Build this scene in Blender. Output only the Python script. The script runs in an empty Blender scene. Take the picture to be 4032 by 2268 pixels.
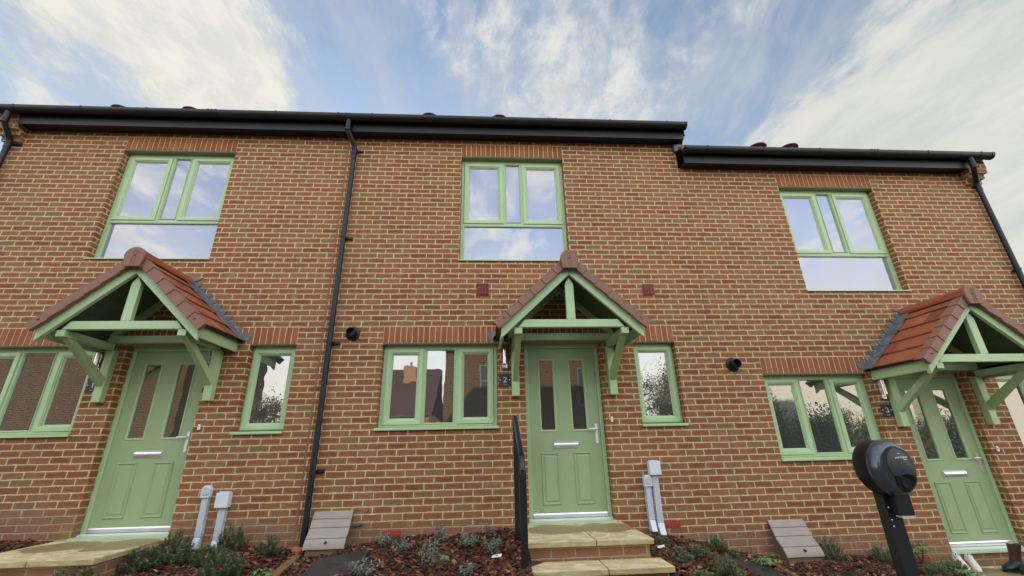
import bpy, bmesh, math, random
from mathutils import Vector, Matrix
import numpy as np
random.seed(7); rng = np.random.default_rng(7)
sc = bpy.context.scene
col = sc.collection
R = math.radians

# ------------------------------------------------------------------ materials
def new_mat(name):
    m = bpy.data.materials.new(name); m.use_nodes = True
    nt = m.node_tree; nt.nodes.clear()
    out = nt.nodes.new('ShaderNodeOutputMaterial')
    b = nt.nodes.new('ShaderNodeBsdfPrincipled')
    nt.links.new(b.outputs[0], out.inputs[0])
    return m, nt, b, out

class G:
    """tiny node helper"""
    def __init__(s, nt): s.nt = nt
    def n(s, t, **k):
        o = s.nt.nodes.new(t)
        for a, v in k.items(): setattr(o, a, v)
        return o
    def put(s, sock, v):
        if isinstance(v, bpy.types.NodeSocket): s.nt.links.new(v, sock)
        else:
            if sock.type == 'RGBA' and len(v) == 3: v = (*v, 1)
            sock.default_value = v
    def m(s, op, a, b=None, c=None, clamp=False):
        o = s.n('ShaderNodeMath', operation=op, use_clamp=clamp)
        for i, v in enumerate((a, b, c)):
            if v is not None: s.put(o.inputs[i], v)
        return o.outputs[0]
    def vm(s, op, a, b=None):
        o = s.n('ShaderNodeVectorMath', operation=op)
        s.put(o.inputs[0], a)
        if b is not None:
            s.put(o.inputs[3] if op == 'SCALE' else o.inputs[1], b)
        return o.outputs[1] if op in ('DOT_PRODUCT', 'LENGTH') else o.outputs[0]
    def xyz(s, x, y, z):
        o = s.n('ShaderNodeCombineXYZ')
        for i, v in enumerate((x, y, z)): s.put(o.inputs[i], v)
        return o.outputs[0]
    def sep(s, v):
        o = s.n('ShaderNodeSeparateXYZ'); s.put(o.inputs[0], v); return o.outputs
    def noise(s, vec, scale=5, detail=3, rough=.55, out=0, dist=0):
        o = s.n('ShaderNodeTexNoise')
        if vec is not None: s.put(o.inputs['Vector'], vec)
        o.inputs['Scale'].default_value = scale; o.inputs['Detail'].default_value = detail
        o.inputs['Roughness'].default_value = rough; o.inputs['Distortion'].default_value = dist
        return o.outputs[out]
    def white(s, vec, out=0):
        o = s.n('ShaderNodeTexWhiteNoise', noise_dimensions='3D'); s.put(o.inputs[0], vec); return o.outputs[out]
    def mix(s, f, a, b, mode='MIX'):
        o = s.n('ShaderNodeMix', data_type='RGBA', blend_type=mode)
        s.put(o.inputs[0], f); s.put(o.inputs[6], a); s.put(o.inputs[7], b); return o.outputs[2]
    def ramp(s, f, stops, mode='LINEAR'):
        o = s.n('ShaderNodeValToRGB'); r = o.color_ramp; r.interpolation = mode
        while len(r.elements) > 1: r.elements.remove(r.elements[-1])
        r.elements[0].position = stops[0][0]; r.elements[0].color = (*stops[0][1], 1)
        for p, c in stops[1:]:
            e = r.elements.new(p); e.color = (*c, 1)
        s.put(o.inputs[0], f); return o.outputs[0]
    def step(s, v, a, b):
        o = s.n('ShaderNodeMapRange', interpolation_type='SMOOTHSTEP')
        s.put(o.inputs[0], v); o.inputs[1].default_value = a; o.inputs[2].default_value = b
        return o.outputs[0]
    def bump(s, h, strength=.5, dist=.01):
        o = s.n('ShaderNodeBump'); s.put(o.inputs['Height'], h)
        o.inputs['Strength'].default_value = strength; o.inputs['Distance'].default_value = dist
        return o.outputs[0]
    def pos(s): return s.n('ShaderNodeNewGeometry').outputs['Position']
    def island(s): return s.n('ShaderNodeNewGeometry').outputs['Random Per Island']

def sp(b, **k):
    names = {'rough': 'Roughness', 'metal': 'Metallic', 'spec': 'Specular IOR Level', 'coat': 'Coat Weight', 'coatr': 'Coat Roughness'}
    for a, v in k.items(): b.inputs[names[a]].default_value = v

M = {}
def simple(name, c, rough=.5, metal=0, var=.12, scale=6, bump=0, bscale=80, spec=.5, coat=0):
    m, nt, b, out = new_mat(name); g = G(nt)
    p = g.pos()
    n1 = g.noise(p, scale, 4)
    n2 = g.noise(p, scale*9, 2)
    f = g.m('ADD', g.m('MULTIPLY', n1, .65), g.m('MULTIPLY', n2, .35))
    lo = tuple(v*(1-var) for v in c); hi = tuple(min(1, v*(1+var)) for v in c)
    g.put(b.inputs['Base Color'], g.ramp(f, [(.3, lo), (.7, hi)]))
    sp(b, rough=rough, metal=metal, spec=spec, coat=coat)
    g.put(b.inputs['Roughness'], g.m('ADD', rough-.08, g.m('MULTIPLY', n1, .16), clamp=True))
    if bump: g.put(b.inputs['Normal'], g.bump(g.noise(p, bscale, 3), bump, .004))
    M[name] = m; return m

def brick_mat(name, gain=1.0):
    m, nt, b, out = new_mat(name); g = G(nt)
    p = g.pos()
    wob = g.noise(p, 9, 2, out=1); wob2 = g.noise(p, 46, 2, out=1)
    pw = g.vm('ADD', p, g.vm('SCALE', g.vm('SUBTRACT', wob, (.5, .5, .5)), .012))
    pw = g.vm('ADD', pw, g.vm('SCALE', g.vm('SUBTRACT', wob2, (.5, .5, .5)), .010))
    x, y, z = g.sep(pw)
    u = g.m('DIVIDE', g.m('ADD', x, y), .225)
    v = g.m('DIVIDE', g.m('SUBTRACT', 5.4, z), .075)
    row = g.m('FLOOR', v)
    u2 = g.m('ADD', u, g.m('MULTIPLY', g.m('FLOORED_MODULO', row, 2.0), .5))
    c = g.m('FLOOR', u2)
    fu = g.m('FRACT', u2); fv = g.m('FRACT', v)
    du = g.m('MULTIPLY', g.m('MINIMUM', fu, g.m('SUBTRACT', 1.0, fu)), .225)
    dv = g.m('MULTIPLY', g.m('MINIMUM', fv, g.m('SUBTRACT', 1.0, fv)), .075)
    d = g.m('MINIMUM', du, dv)
    mask = g.step(g.m('ADD', d, g.m('MULTIPLY', g.m('SUBTRACT', g.noise(p, 24, 3), .5), .005)), .0046, .0086)
    cell = g.xyz(c, row, 3.7)
    rnd = g.white(cell); rnd2 = g.white(g.xyz(c, row, 9.1))
    base = g.ramp(rnd, [(0, (.185, .060, .028)), (.16, (.225, .076, .034)), (.32, (.262, .096, .041)), (.48, (.232, .083, .037)), (.60, (.285, .108, .044)),
                        (.72, (.215, .083, .039)), (.82, (.270, .122, .053)), (.91, (.245, .118, .053)), (.96, (.215, .115, .054)), (1, (.185, .115, .058))])
    batch = g.noise(p, .9, 3, .55)
    base = g.mix(g.m('MULTIPLY', g.step(batch, .42, .62), .40), base, g.vm('MULTIPLY', base, (1.16, 1.17, 1.12)))
    # drag marks and creases across each face, pale edges
    st = g.vm('MULTIPLY', p, (1, 1, 3.2))
    off = g.vm('ADD', st, g.vm('SCALE', g.xyz(rnd, rnd2, rnd), 7))
    n1 = g.noise(off, 16, 5, .62, dist=.8); n2 = g.noise(off, 60, 4, .65)
    base = g.mix(g.m('MULTIPLY', g.step(n1, .54, .72), .55), base, (.075, .027, .018))
    base = g.mix(g.m('MULTIPLY', g.step(n2, .5, .75), .32), base, (.31, .145, .082))
    edge = g.m('SUBTRACT', 1.0, g.step(d, .007, .026))
    base = g.mix(g.m('MULTIPLY', edge, g.step(g.noise(p, 8, 3), .35, .68)), base, (.285, .175, .088))
    # large tone drift over the wall
    big = g.noise(p, .55, 4, .6)
    base = g.mix(g.m('MULTIPLY', g.step(big, .45, .7), .22), base, (.23, .12, .06))
    smear = g.m('MULTIPLY', g.step(g.noise(p, 5.5, 5, .7), .56, .74), .55)
    base = g.mix(smear, base, (.38, .28, .15))
    mort = g.mix(g.step(g.noise(p, 14, 5, .7), .3, .7), (.47, .355, .180), (.68, .53, .29))
    mort = g.mix(g.m('MULTIPLY', g.step(g.noise(p, 1.1, 3), .5, .75), .4), mort, (.44, .33, .18))
    # plinth courses under the damp course: washed, greyer joints
    low = g.m('SUBTRACT', 1.0, g.step(g.m('ADD', z, g.m('MULTIPLY', x, .055)), .03, .16))
    low = g.m('MULTIPLY', low, .7)
    mort = g.mix(low, mort, (.27, .19, .125)); base = g.mix(g.m('MULTIPLY', low, .5), base, (.235, .145, .10))
    # salt bloom and drips
    drip = g.m('MULTIPLY', g.step(g.noise(g.vm('MULTIPLY', p, (2.2, 2.2, .35)), 3.1, 4, .6), .63, .78), .28)
    base = g.mix(drip, base, (.40, .30, .20))
    fin = g.mix(mask, mort, base)
    if gain != 1: fin = g.vm('SCALE', fin, gain)
    g.put(b.inputs['Base Color'], fin)
    sp(b, rough=.88, spec=.25)
    h = g.m('ADD', g.m('MULTIPLY', mask, .8), g.m('ADD', g.m('MULTIPLY', n1, .5), g.m('MULTIPLY', n2, .25)))
    g.put(b.inputs['Normal'], g.bump(h, .85, .009))
    M[name] = m
brick_mat('brick'); brick_mat('shaded_brick', .42)  # second one is the same brick, darkened to paint in shade across the road

def island_mat(name, stops, rough=.8, bumpk=.4, bscale=60, nscale=20, dark=.35, dcol=(.05, .03, .02), spec=.3):
    m, nt, b, out = new_mat(name); g = G(nt)
    p = g.pos()
    base = g.ramp(g.island(), stops)
    n = g.noise(p, nscale, 5, .65)
    base = g.mix(g.m('MULTIPLY', g.step(n, .48, .72), dark), base, dcol)
    g.put(b.inputs['Base Color'], base); sp(b, rough=rough, spec=spec)
    g.put(b.inputs['Normal'], g.bump(g.noise(p, bscale, 4), bumpk, .006))
    M[name] = m
island_mat('soldier', [(0, (.235, .072, .029)), (.35, (.275, .090, .036)), (.7, (.31, .108, .044)), (1, (.25, .088, .040))], rough=.85, dark=.3, dcol=(.15, .05, .03), nscale=14)
island_mat('tile', [(0, (.23, .062, .024)), (.25, (.33, .090, .032)), (.5, (.27, .080, .034)), (.75, (.17, .055, .028)), (1, (.36, .105, .040))], rough=.75, dark=.5, dcol=(.17, .058, .036), nscale=7, bumpk=.3)
island_mat('bark', [(0, (.038, .015, .009)), (.3, (.072, .026, .014)), (.6, (.115, .043, .021)), (.82, (.165, .067, .032)), (.94, (.25, .115, .055)), (1, (.36, .21, .115))], rough=.9, dark=.4, dcol=(.045, .017, .010), nscale=60)
island_mat('mulch_leaf', [(0, (.045, .07, .03)), (1, (.1, .13, .055))])

simple('mortar', (.56, .44, .26), .9, bump=.5)
simple('green_paint', (.385, .515, .272), .42, var=.075, scale=2.2, bump=.10, bscale=120)
simple('green_door', (.290, .380, .192), .45, var=.06, scale=2.2, bump=.18, bscale=90)
simple('black_plastic', (.0105, .011, .0115), .45, var=.25, scale=5, spec=.35)
simple('black_metal', (.012, .012, .013), .34, var=.2)
simple('plum_verge', (.225, .102, .062), .62, var=.10, scale=12, bump=.15)
simple('red_plastic', (.235, .040, .032), .5, var=.12)
simple('red_vent', (.33, .045, .028), .55, var=.12)
simple('roof_tile', (.16, .06, .042), .8, var=.25, scale=4, bump=.4)
simple('grey_duct', (.47, .49, .51), .5, var=.05, scale=9)
simple('grey_duct_pale', (.62, .65, .67), .45, var=.04)
simple('chrome', (.72, .72, .72), .22, metal=1, var=.05)
simple('alu', (.78, .78, .78), .33, metal=.85, var=.05)
simple('white_plastic', (.78, .78, .76), .4, var=.03)
simple('slate', (.030, .031, .033), .6, var=.25, scale=30)
simple('white_paint', (.8, .8, .78), .5, var=.02)
simple('meter_lid', (.300, .245, .200), .62, var=.13, scale=7, bump=.2)
simple('meter_side', (.155, .105, .055), .75, var=.2, scale=7)
simple('clay', (.46, .17, .055), .7, var=.15, scale=14)
simple('sealant', (.30, .085, .045), .7, var=.15)
simple('charger_shell', (.032, .037, .046), .22, var=.06, coat=.6)
simple('charger_black', (.007, .007, .0075), .34, var=.1, spec=.35)
simple('charger_panel', (.026, .027, .028), .5, var=.08)
simple('brown_boot', (.070, .028, .018), .5, var=.3, scale=18, bump=.2)
simple('rubber', (.014, .016, .016), .45, var=.2, scale=14)
simple('canvas', (.66, .60, .47), .8, var=.12, scale=30, bump=.3)
simple('soil', (.050, .024, .014), .95, var=.4, scale=14, bump=.9, bscale=40)
simple('paving', (.13, .115, .095), .9, var=.2, scale=3, bump=.3)
simple('asphalt', (.045, .055, .056), .9, var=.25, scale=4, bump=.5, bscale=60)
simple('cream_render', (.85, .78, .62), .85, var=.06)
simple('steel_lintel', (.21, .27, .16), .6, var=.1)
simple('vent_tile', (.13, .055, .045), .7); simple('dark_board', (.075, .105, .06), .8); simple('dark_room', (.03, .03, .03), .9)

# lead flashing
m, nt, b, out = new_mat('lead'); g = G(nt); p = g.pos()
n = g.noise(p, 7, 5, .65)
g.put(b.inputs['Base Color'], g.ramp(n, [(.3, (.085, .092, .10)), (.55, (.135, .145, .155)), (.75, (.23, .24, .25))]))
sp(b, rough=.5, spec=.5, metal=.25); g.put(b.inputs['Normal'], g.bump(g.noise(p, 22, 4), .35, .01)); M['lead'] = m

# riven sandstone slabs with a damp patch
m, nt, b, out = new_mat('sandstone'); g = G(nt); p = g.pos()
n1 = g.noise(g.vm('MULTIPLY', p, (1, 1.8, 4)), 7, 6, .65, dist=.6); n2 = g.noise(p, 40, 4)
base = g.ramp(n1, [(.3, (.34, .255, .105)), (.5, (.54, .43, .225)), (.68, (.76, .66, .44))])
tc = g.n('ShaderNodeTexCoord').outputs['Object']
ox, oy, oz = g.sep(tc)
wx = g.m('MULTIPLY', g.m('SUBTRACT', g.m('ABSOLUTE', ox), .27), 2.9); wy = g.m('MULTIPLY', g.m('ADD', oy, .37), 2.9)
r2 = g.m('SQRT', g.m('ADD', g.m('MULTIPLY', wx, wx), g.m('MULTIPLY', wy, wy)))
wet = g.m('SUBTRACT', 1.0, g.step(g.m('ADD', r2, g.m('MULTIPLY', g.noise(p, 5, 3), .7)), 1.18, 1.27))
wet = g.m('MULTIPLY', wet, g.step(oz, -.02, -.005))
base = g.mix(g.m('MULTIPLY', wet, .85), base, (.225, .150, .055))
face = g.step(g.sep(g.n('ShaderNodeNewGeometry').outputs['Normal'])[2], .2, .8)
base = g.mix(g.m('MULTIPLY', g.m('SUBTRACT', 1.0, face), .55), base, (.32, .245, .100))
g.put(b.inputs['Base Color'], base)
g.put(b.inputs['Roughness'], g.m('SUBTRACT', .85, g.m('MULTIPLY', wet, .4)))
g.put(b.inputs['Normal'], g.bump(g.m('ADD', n1, g.m('MULTIPLY', n2, .3)), .7, .012)); M['sandstone'] = m

# timber edging
m, nt, b, out = new_mat('timber'); g = G(nt); p = g.pos()
n = g.noise(g.vm('MULTIPLY', p, (14, 1.5, 14)), 3, 5, .6)
g.put(b.inputs['Base Color'], g.ramp(n, [(.3, (.13, .062, .022)), (.7, (.27, .145, .06))])); sp(b, rough=.75)
g.put(b.inputs['Normal'], g.bump(n, .4, .01)); M['timber'] = m

# black checker plate
m, nt, b, out = new_mat('checker_plate'); g = G(nt); p = g.pos()
x, y, z = g.sep(p)
a = g.m('SINE', g.m('MULTIPLY', g.m('ADD', x, y), 150)); c2 = g.m('SINE', g.m('MULTIPLY', g.m('SUBTRACT', x, y), 150))
h = g.step(g.m('MULTIPLY', a, c2), .1, .5)
n = g.noise(p, 9, 4)
g.put(b.inputs['Base Color'], g.mix(g.m('MULTIPLY', h, .5), g.ramp(n, [(.35, (.011, .011, .012)), (.7, (.030, .029, .028))]), (.07, .07, .07))); sp(b, rough=.42)
g.put(b.inputs['Normal'], g.bump(h, .8, .012)); M['checker_plate'] = m

def leaf_mat(name, c1, c2, c3):
    m, nt, b, out = new_mat(name); g = G(nt)
    g.put(b.inputs['Base Color'], g.ramp(g.island(), [(0, c1), (.55, c2), (1, c3)])); sp(b, rough=.55, spec=.35)
    tr = g.n('ShaderNodeBsdfTranslucent'); tr.inputs[0].default_value = (*c2, 1)
    ms = g.n('ShaderNodeMixShader'); ms.inputs[0].default_value = .2
    nt.links.new(b.outputs[0], ms.inputs[1]); nt.links.new(tr.outputs[0], ms.inputs[2]); nt.links.new(ms.outputs[0], out.inputs[0])
    M[name] = m
leaf_mat('leaf_sage', (.15, .185, .14), (.235, .27, .21), (.33, .355, .285))
leaf_mat('leaf_dark', (.065, .095, .040), (.125, .165, .070), (.26, .29, .16))
leaf_mat('leaf_hebe', (.12, .18, .085), (.20, .275, .14), (.32, .39, .24))
leaf_mat('leaf_lime', (.12, .20, .06), (.17, .27, .09), (.24, .34, .13))
leaf_mat('leaf_tree', (.16, .155, .09), (.23, .21, .12), (.30, .26, .14))
leaf_mat('leaf_conifer', (.07, .09, .045), (.11, .135, .065), (.17, .19, .095))
simple('stem', (.10, .075, .045), .85, var=.25)
simple('bark_trunk', (.10, .075, .05), .9, var=.3, bump=.6)

# glass: clear double glazing seen from outside, partly mirror, dark room behind; diffuse colour lifted to soften the reflections
def glass_mat(name, refl, behind, tint):
    m, nt, b, out = new_mat(name); g = G(nt); nt.nodes.remove(b)
    p = g.pos()
    gl = g.n('ShaderNodeBsdfGlossy'); gl.inputs['Roughness'].default_value = .008; gl.inputs['Color'].default_value = (*tint, 1)
    g.put(gl.inputs['Normal'], g.bump(g.noise(p, 1.6, 3), .06, .02))
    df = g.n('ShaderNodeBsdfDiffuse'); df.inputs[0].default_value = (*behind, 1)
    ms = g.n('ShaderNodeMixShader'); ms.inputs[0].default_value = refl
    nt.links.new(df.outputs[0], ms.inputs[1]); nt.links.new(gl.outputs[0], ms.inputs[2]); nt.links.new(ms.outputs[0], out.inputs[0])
    M[name] = m
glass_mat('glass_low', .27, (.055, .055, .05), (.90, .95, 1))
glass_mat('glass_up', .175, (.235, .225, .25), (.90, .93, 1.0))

# ------------------------------------------------------------------ mesh helpers
class MB:
    def __init__(s): s.v = []; s.f = []
    def quad(s, *pts):
        i = len(s.v); s.v += [tuple(q) for q in pts]; s.f.append(tuple(range(i, i+len(pts)))); return s
    def box(s, x0, x1, y0, y1, z0, z1):
        i = len(s.v)
        s.v += [(x0,y0,z0),(x1,y0,z0),(x1,y1,z0),(x0,y1,z0),(x0,y0,z1),(x1,y0,z1),(x1,y1,z1),(x0,y1,z1)]
        s.f += [tuple(i+k for k in q) for q in ((0,3,2,1),(4,5,6,7),(0,1,5,4),(1,2,6,5),(2,3,7,6),(3,0,4,7))]; return s
    def hexa(s, pts):
        i = len(s.v); s.v += [tuple(q) for q in pts]
        s.f += [tuple(i+k for k in q) for q in ((0,3,2,1),(4,5,6,7),(0,1,5,4),(1,2,6,5),(2,3,7,6),(3,0,4,7))]; return s
    def prism_y(s, poly, y0, y1):            # poly in XZ
        i = len(s.v); n = len(poly)
        s.v += [(x, y0, z) for x, z in poly] + [(x, y1, z) for x, z in poly]
        s.f.append(tuple(i+k for k in range(n))); s.f.append(tuple(i+n+k for k in reversed(range(n))))
        s.f += [(i+k, i+n+k, i+n+(k+1) % n, i+(k+1) % n) for k in range(n)]; return s
    def prism_x(s, poly, x0, x1):            # poly in YZ
        i = len(s.v); n = len(poly)
        s.v += [(x0, y, z) for y, z in poly] + [(x1, y, z) for y, z in poly]
        s.f.append(tuple(i+k for k in range(n))); s.f.append(tuple(i+n+k for k in reversed(range(n))))
        s.f += [(i+k, i+n+k, i+n+(k+1) % n, i+(k+1) % n) for k in range(n)]; return s
    def prism_z(s, poly, z0, z1):            # poly in XY
        i = len(s.v); n = len(poly)
        s.v += [(x, y, z0) for x, y in poly] + [(x, y, z1) for x, y in poly]
        s.f.append(tuple(i+k for k in range(n))); s.f.append(tuple(i+n+k for k in reversed(range(n))))
        s.f += [(i+k, i+n+k, i+n+(k+1) % n, i+(k+1) % n) for k in range(n)]; return s
    def tube(s, path, r, n=14, caps=True):
        path = [Vector(q) for q in path]; rs = r if isinstance(r, (list, tuple)) else [r]*len(path)
        t = (path[1]-path[0]).normalized()
        a = t.orthogonal().normalized(); i0 = len(s.v)
        for k, q in enumerate(path):
            if k == 0: tt = (path[1]-path[0]).normalized()
            elif k == len(path)-1: tt = (path[k]-path[k-1]).normalized()
            else: tt = ((path[k]-path[k-1]).normalized()+(path[k+1]-path[k]).normalized()).normalized()
            a = (a - tt*a.dot(tt)).normalized(); bb = tt.cross(a)
            for j in range(n):
                th = 2*math.pi*j/n; s.v.append(tuple(q + (a*math.cos(th)+bb*math.sin(th))*rs[k]))
        for k in range(len(path)-1):
            for j in range(n):
                s.f.append((i0+k*n+j, i0+k*n+(j+1) % n, i0+(k+1)*n+(j+1) % n, i0+(k+1)*n+j))
        if caps:
            s.f.append(tuple(i0+j for j in reversed(range(n)))); s.f.append(tuple(i0+(len(path)-1)*n+j for j in range(n)))
        return s
    def ring(s, x0, x1, z0, z1, prof, cap=False):   # mitred rectangular moulding facing -Y; prof = [(inset, y)]
        i0 = len(s.v)
        for d, y in prof:
            s.v += [(x0+d, y, z0+d), (x1-d, y, z0+d), (x1-d, y, z1-d), (x0+d, y, z1-d)]
        for k in range(len(prof)-1):
            for j in range(4):
                s.f.append((i0+k*4+j, i0+k*4+(j+1) % 4, i0+(k+1)*4+(j+1) % 4, i0+(k+1)*4+j))
        if cap: k = (len(prof)-1)*4; s.f.append((i0+k, i0+k+1, i0+k+2, i0+k+3))
        return s
    def lathe_y(s, cx, cz, prof, n=40, sx=1, sz=1, cap=True):  # prof = [(radius, y)]
        i0 = len(s.v)
        for r, y in prof:
            for j in range(n):
                th = 2*math.pi*j/n; s.v.append((cx+sx*r*math.cos(th), y, cz+sz*r*math.sin(th)))
        for k in range(len(prof)-1):
            for j in range(n): s.f.append((i0+k*n+j, i0+k*n+(j+1) % n, i0+(k+1)*n+(j+1) % n, i0+(k+1)*n+j))
        if cap:
            s.f.append(tuple(i0+j for j in range(n))); s.f.append(tuple(i0+(len(prof)-1)*n+j for j in range(n)))
        return s
    def build(s, name, mat, parent=None, smooth=False, bevel=0, label=None, recalc=True):
        me = bpy.data.meshes.new(name)
        L = wloc(parent) if parent else Vector((0, 0, 0))
        me.from_pydata([(a-L.x, b-L.y, c-L.z) for a, b, c in s.v], [], s.f)
        if recalc:
            bm = bmesh.new(); bm.from_mesh(me); bmesh.ops.recalc_face_normals(bm, faces=bm.faces); bm.to_mesh(me); bm.free()
        me.materials.append(M[mat]); me.update()
        o = bpy.data.objects.new(name, me); col.objects.link(o)
        if parent: o.parent = parent
        if smooth:
            me.polygons.foreach_set('use_smooth', [True]*len(me.polygons))
            md = o.modifiers.new('edges', 'EDGE_SPLIT'); md.split_angle = R(38)
        if bevel:
            md = o.modifiers.new('bevel', 'BEVEL'); md.width = bevel; md.segments = 2; md.limit_method = 'ANGLE'; md.angle_limit = R(35)
        if label: o['label'] = label
        return o

def wloc(o):
    L = Vector((0, 0, 0))
    while o is not None: L += o.location; o = o.parent
    return L
def tag(o, label=None, cat=None, group=None, kind=None):
    if label: o['label'] = label
    if cat: o['category'] = cat
    if group: o['group'] = group
    if kind: o['kind'] = kind
    return o
def thing(name, loc, label, cat, group=None):
    o = bpy.data.objects.new(name, None); o.empty_display_size = .1; col.objects.link(o); o.location = loc
    return tag(o, label, cat, group)

# ------------------------------------------------------------------ camera (solved from the brick coursing)
f_px, pit, yaw, rol = 1691.07206, .362823707, .0678643835, -.0233005204
Cam = Vector((.3571, -5.4820, .8498))
fw = Vector((math.sin(yaw)*math.cos(pit), math.cos(yaw)*math.cos(pit), math.sin(pit)))
r0 = Vector((math.cos(yaw), -math.sin(yaw), 0)); u0 = r0.cross(fw)
rr = r0*math.cos(rol)+u0*math.sin(rol); uu = -r0*math.sin(rol)+u0*math.cos(rol)
cd = bpy.data.cameras.new('camera'); cam = bpy.data.objects.new('camera', cd); col.objects.link(cam)
cam.matrix_world = Matrix(((rr.x, uu.x, -fw.x, Cam.x), (rr.y, uu.y, -fw.y, Cam.y), (rr.z, uu.z, -fw.z, Cam.z), (0, 0, 0, 1)))
cd.sensor_width = 36; cd.sensor_fit = 'HORIZONTAL'; cd.lens = f_px*36/4032; cd.clip_start = .05; cd.clip_end = 2000
sc.camera = cam

# ------------------------------------------------------------------ ground
def zw(X):
    return float(np.interp(X, [-8,-4.2,-3,-1.9,-1.68,-1.35,-1.0,-.6,.2,.68,1.95,2.3,2.54,3.0,3.5,4.4,5.3,5.58,5.72,7.0,7.2,8,10], [.05,.06,-.04,-.06,-.13,-.11,-.06,-.02,-.01,.03,-.08,-.1,-.11,-.23,-.335,-.365,-.435,-.50,-.66,-.66,-.5,-.5,-.55]))
def gz(X, Y): return zw(X) + .10*min(Y, 0)

H = {1: (-4.90, 0.0), 2: (0.0, 0.0), 3: (4.955, -.45)}
GX = {1: (-6.56, -1.672), 2: (-1.668, 3.398), 3: (3.402, 8.38)}

EAVE = 5.4
def house(k, label):
    dx, dz = H[k]; x0, x1 = GX[k]; top = EAVE + dz
    base = {1: 0.0, 2: -.05, 3: -.4}[k]
    root = thing('brick_house', ((x0+x1)/2, 0, base), label, 'house', 'houses of the brick terrace')
    # ---- wall with openings
    ops = [(0+dx, 1.565+dx, 3.335+dz, 5.1+dz), (-.945+dx, .52+dx, 1.128+dz, 2.175+dz), (2.32+dx, 2.885+dx, 1.10+dz, 2.175+dz), (.868+dx, 1.858+dx, .065+dz, 2.175+dz)]
    xs = sorted({x0, x1, *[o[0] for o in ops], *[o[1] for o in ops]}); zs = sorted({-1.2, top, *[o[2] for o in ops], *[o[3] for o in ops]})
    xs = [x for x in xs if x0 <= x <= x1]
    w = MB()
    for i in range(len(xs)-1):
        for j in range(len(zs)-1):
            cx, cz = (xs[i]+xs[i+1])/2, (zs[j]+zs[j+1])/2
            if any(a < cx < b and c < cz < d for a, b, c, d in ops): continue
            w.quad((xs[i], 0, zs[j]), (xs[i+1], 0, zs[j]), (xs[i+1], 0, zs[j+1]), (xs[i], 0, zs[j+1]))
    D = .22
    for a, b, c, d in ops:
        a2 = max(a, x0)
        w.quad((b, 0, c), (b, D, c), (b, D, d), (b, 0, d)).quad((a2, 0, d), (b, 0, d), (b, D, d), (a2, D, d)).quad((a2, 0, c), (a2, D, c), (b, D, c), (b, 0, c))
        w.quad((a2, 0, c), (a2, 0, d), (a2, D, d), (a2, D, c))
    dep = 8.0; rz = top+.2+(dep/2)*math.tan(R(36))
    for xx in (x0, x1):
        w.quad((xx, 0, -1.2), (xx, dep, -1.2), (xx, dep, top), (xx, dep/2, rz-.05), (xx, 0, top))
    w.quad((x0, dep, -1.2), (x1, dep, -1.2), (x1, dep, top), (x0, dep, top))
    # corbelled verge ends
    for side, on in ((0, k == 1), (1, k == 3)):
        if not on: continue
        for q in range(3):
            z0 = top-.225+.075*q-.075*0
            w.box((x1-.24) if side else (x0-.022*(q+1)), (x1+.022*(q+1)) if side else (x0+.24), -.048*(q+1), .3, z0, z0+.0745)
        w.box((x1-.24) if side else (x0-.075), (x1+.075) if side else (x0+.24), -.15, .3, top+.001, top+.207)
    wl = w.build('wall', 'brick', root)
    # blackout box behind each opening so rooms stay dark
    # ---- lintels: soldier courses
    def lintel(a, b, zt):
        lm = MB().box(a, b, -.001, .09, zt+.004, zt+.222)
        o = lm.build('lintel', 'mortar', root)
        n = max(1, round((b-a)/.075)); s = (b-a)/n; bb = MB()
        for i in range(n):
            j = random.uniform(-.0015, .0015); k2 = .0055
            bb.hexa([(a+i*s+k2+j, -.005+j, zt+.005), (a+(i+1)*s-k2+j, -.005-j, zt+.005), (a+(i+1)*s-k2, .05, zt+.005), (a+i*s+k2, .05, zt+.005),
                     (a+i*s+k2-j, -.005-j, zt+.218), (a+(i+1)*s-k2-j, -.005+j, zt+.218), (a+(i+1)*s-k2, .05, zt+.218), (a+i*s+k2, .05, zt+.218)])
        bb.build('soldier_bricks', 'soldier', o, bevel=.002)
        MB().box(a+.004, b-.004, .012, .099, zt-.010, zt+.003).build('lintel_plate', 'steel_lintel', o)
    lintel(dx, 1.565+dx, 5.1+dz)
    lx0 = max(-.945+dx, x0+.01)
    # ground floor soldier course runs from the big window across the door to the small window
    lintel(lx0, .60+dx, 2.175+dz); lintel(.60+dx, 1.96+dx, 2.175+dz) ; lintel(1.96+dx, 2.885+dx, 2.175+dz)

    FY = .10
    BEAD = [(0, FY-.002), (.046, FY-.002), (.052, FY+.006), (.060, FY+.008), (.064, FY+.022), (.070, FY+.024), (.076, FY+.034)]
    def sash(par, gx0, gx1, gz0, gz1, name='sash', wdt=.078):
        prof = [(0, FY+.05), (0, FY-.010), (.004, FY-.013), (wdt-.034, FY-.013), (wdt-.028, FY-.004), (wdt-.018, FY-.002), (wdt-.014, FY+.010), (wdt-.005, FY+.012), (wdt, FY+.022)]
        o = MB().ring(gx0-wdt, gx1+wdt, gz0-wdt, gz1+wdt, prof).build(name, 'green_paint', par)
        return o
    def pane(par, gx0, gx1, gz0, gz1, mat):
        return MB().box(gx0-.004, gx1+.004, FY+.0215, FY+.030, gz0-.004, gz1+.004).build('pane', mat, par)
    def sill(par, a, b, zt, out=.035, th=.030):
        MB().prism_x([(FY+.03, zt), (-out, zt-.012), (-out, zt-.012-th), (-out+.012, zt-.012-th), (-.004, zt-.028), (FY+.03, zt-.028)], a-.004, b+.004).build('sill', 'green_paint', par, bevel=.003)
    def rail(mb, a, b, c, d, y=FY): mb.box(a, b, y, y+.07, c, d)

    # ---- upstairs window: two sashes, narrow light, deep lower light
    x, z = dx, dz
    fr = MB()
    e = .004
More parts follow.
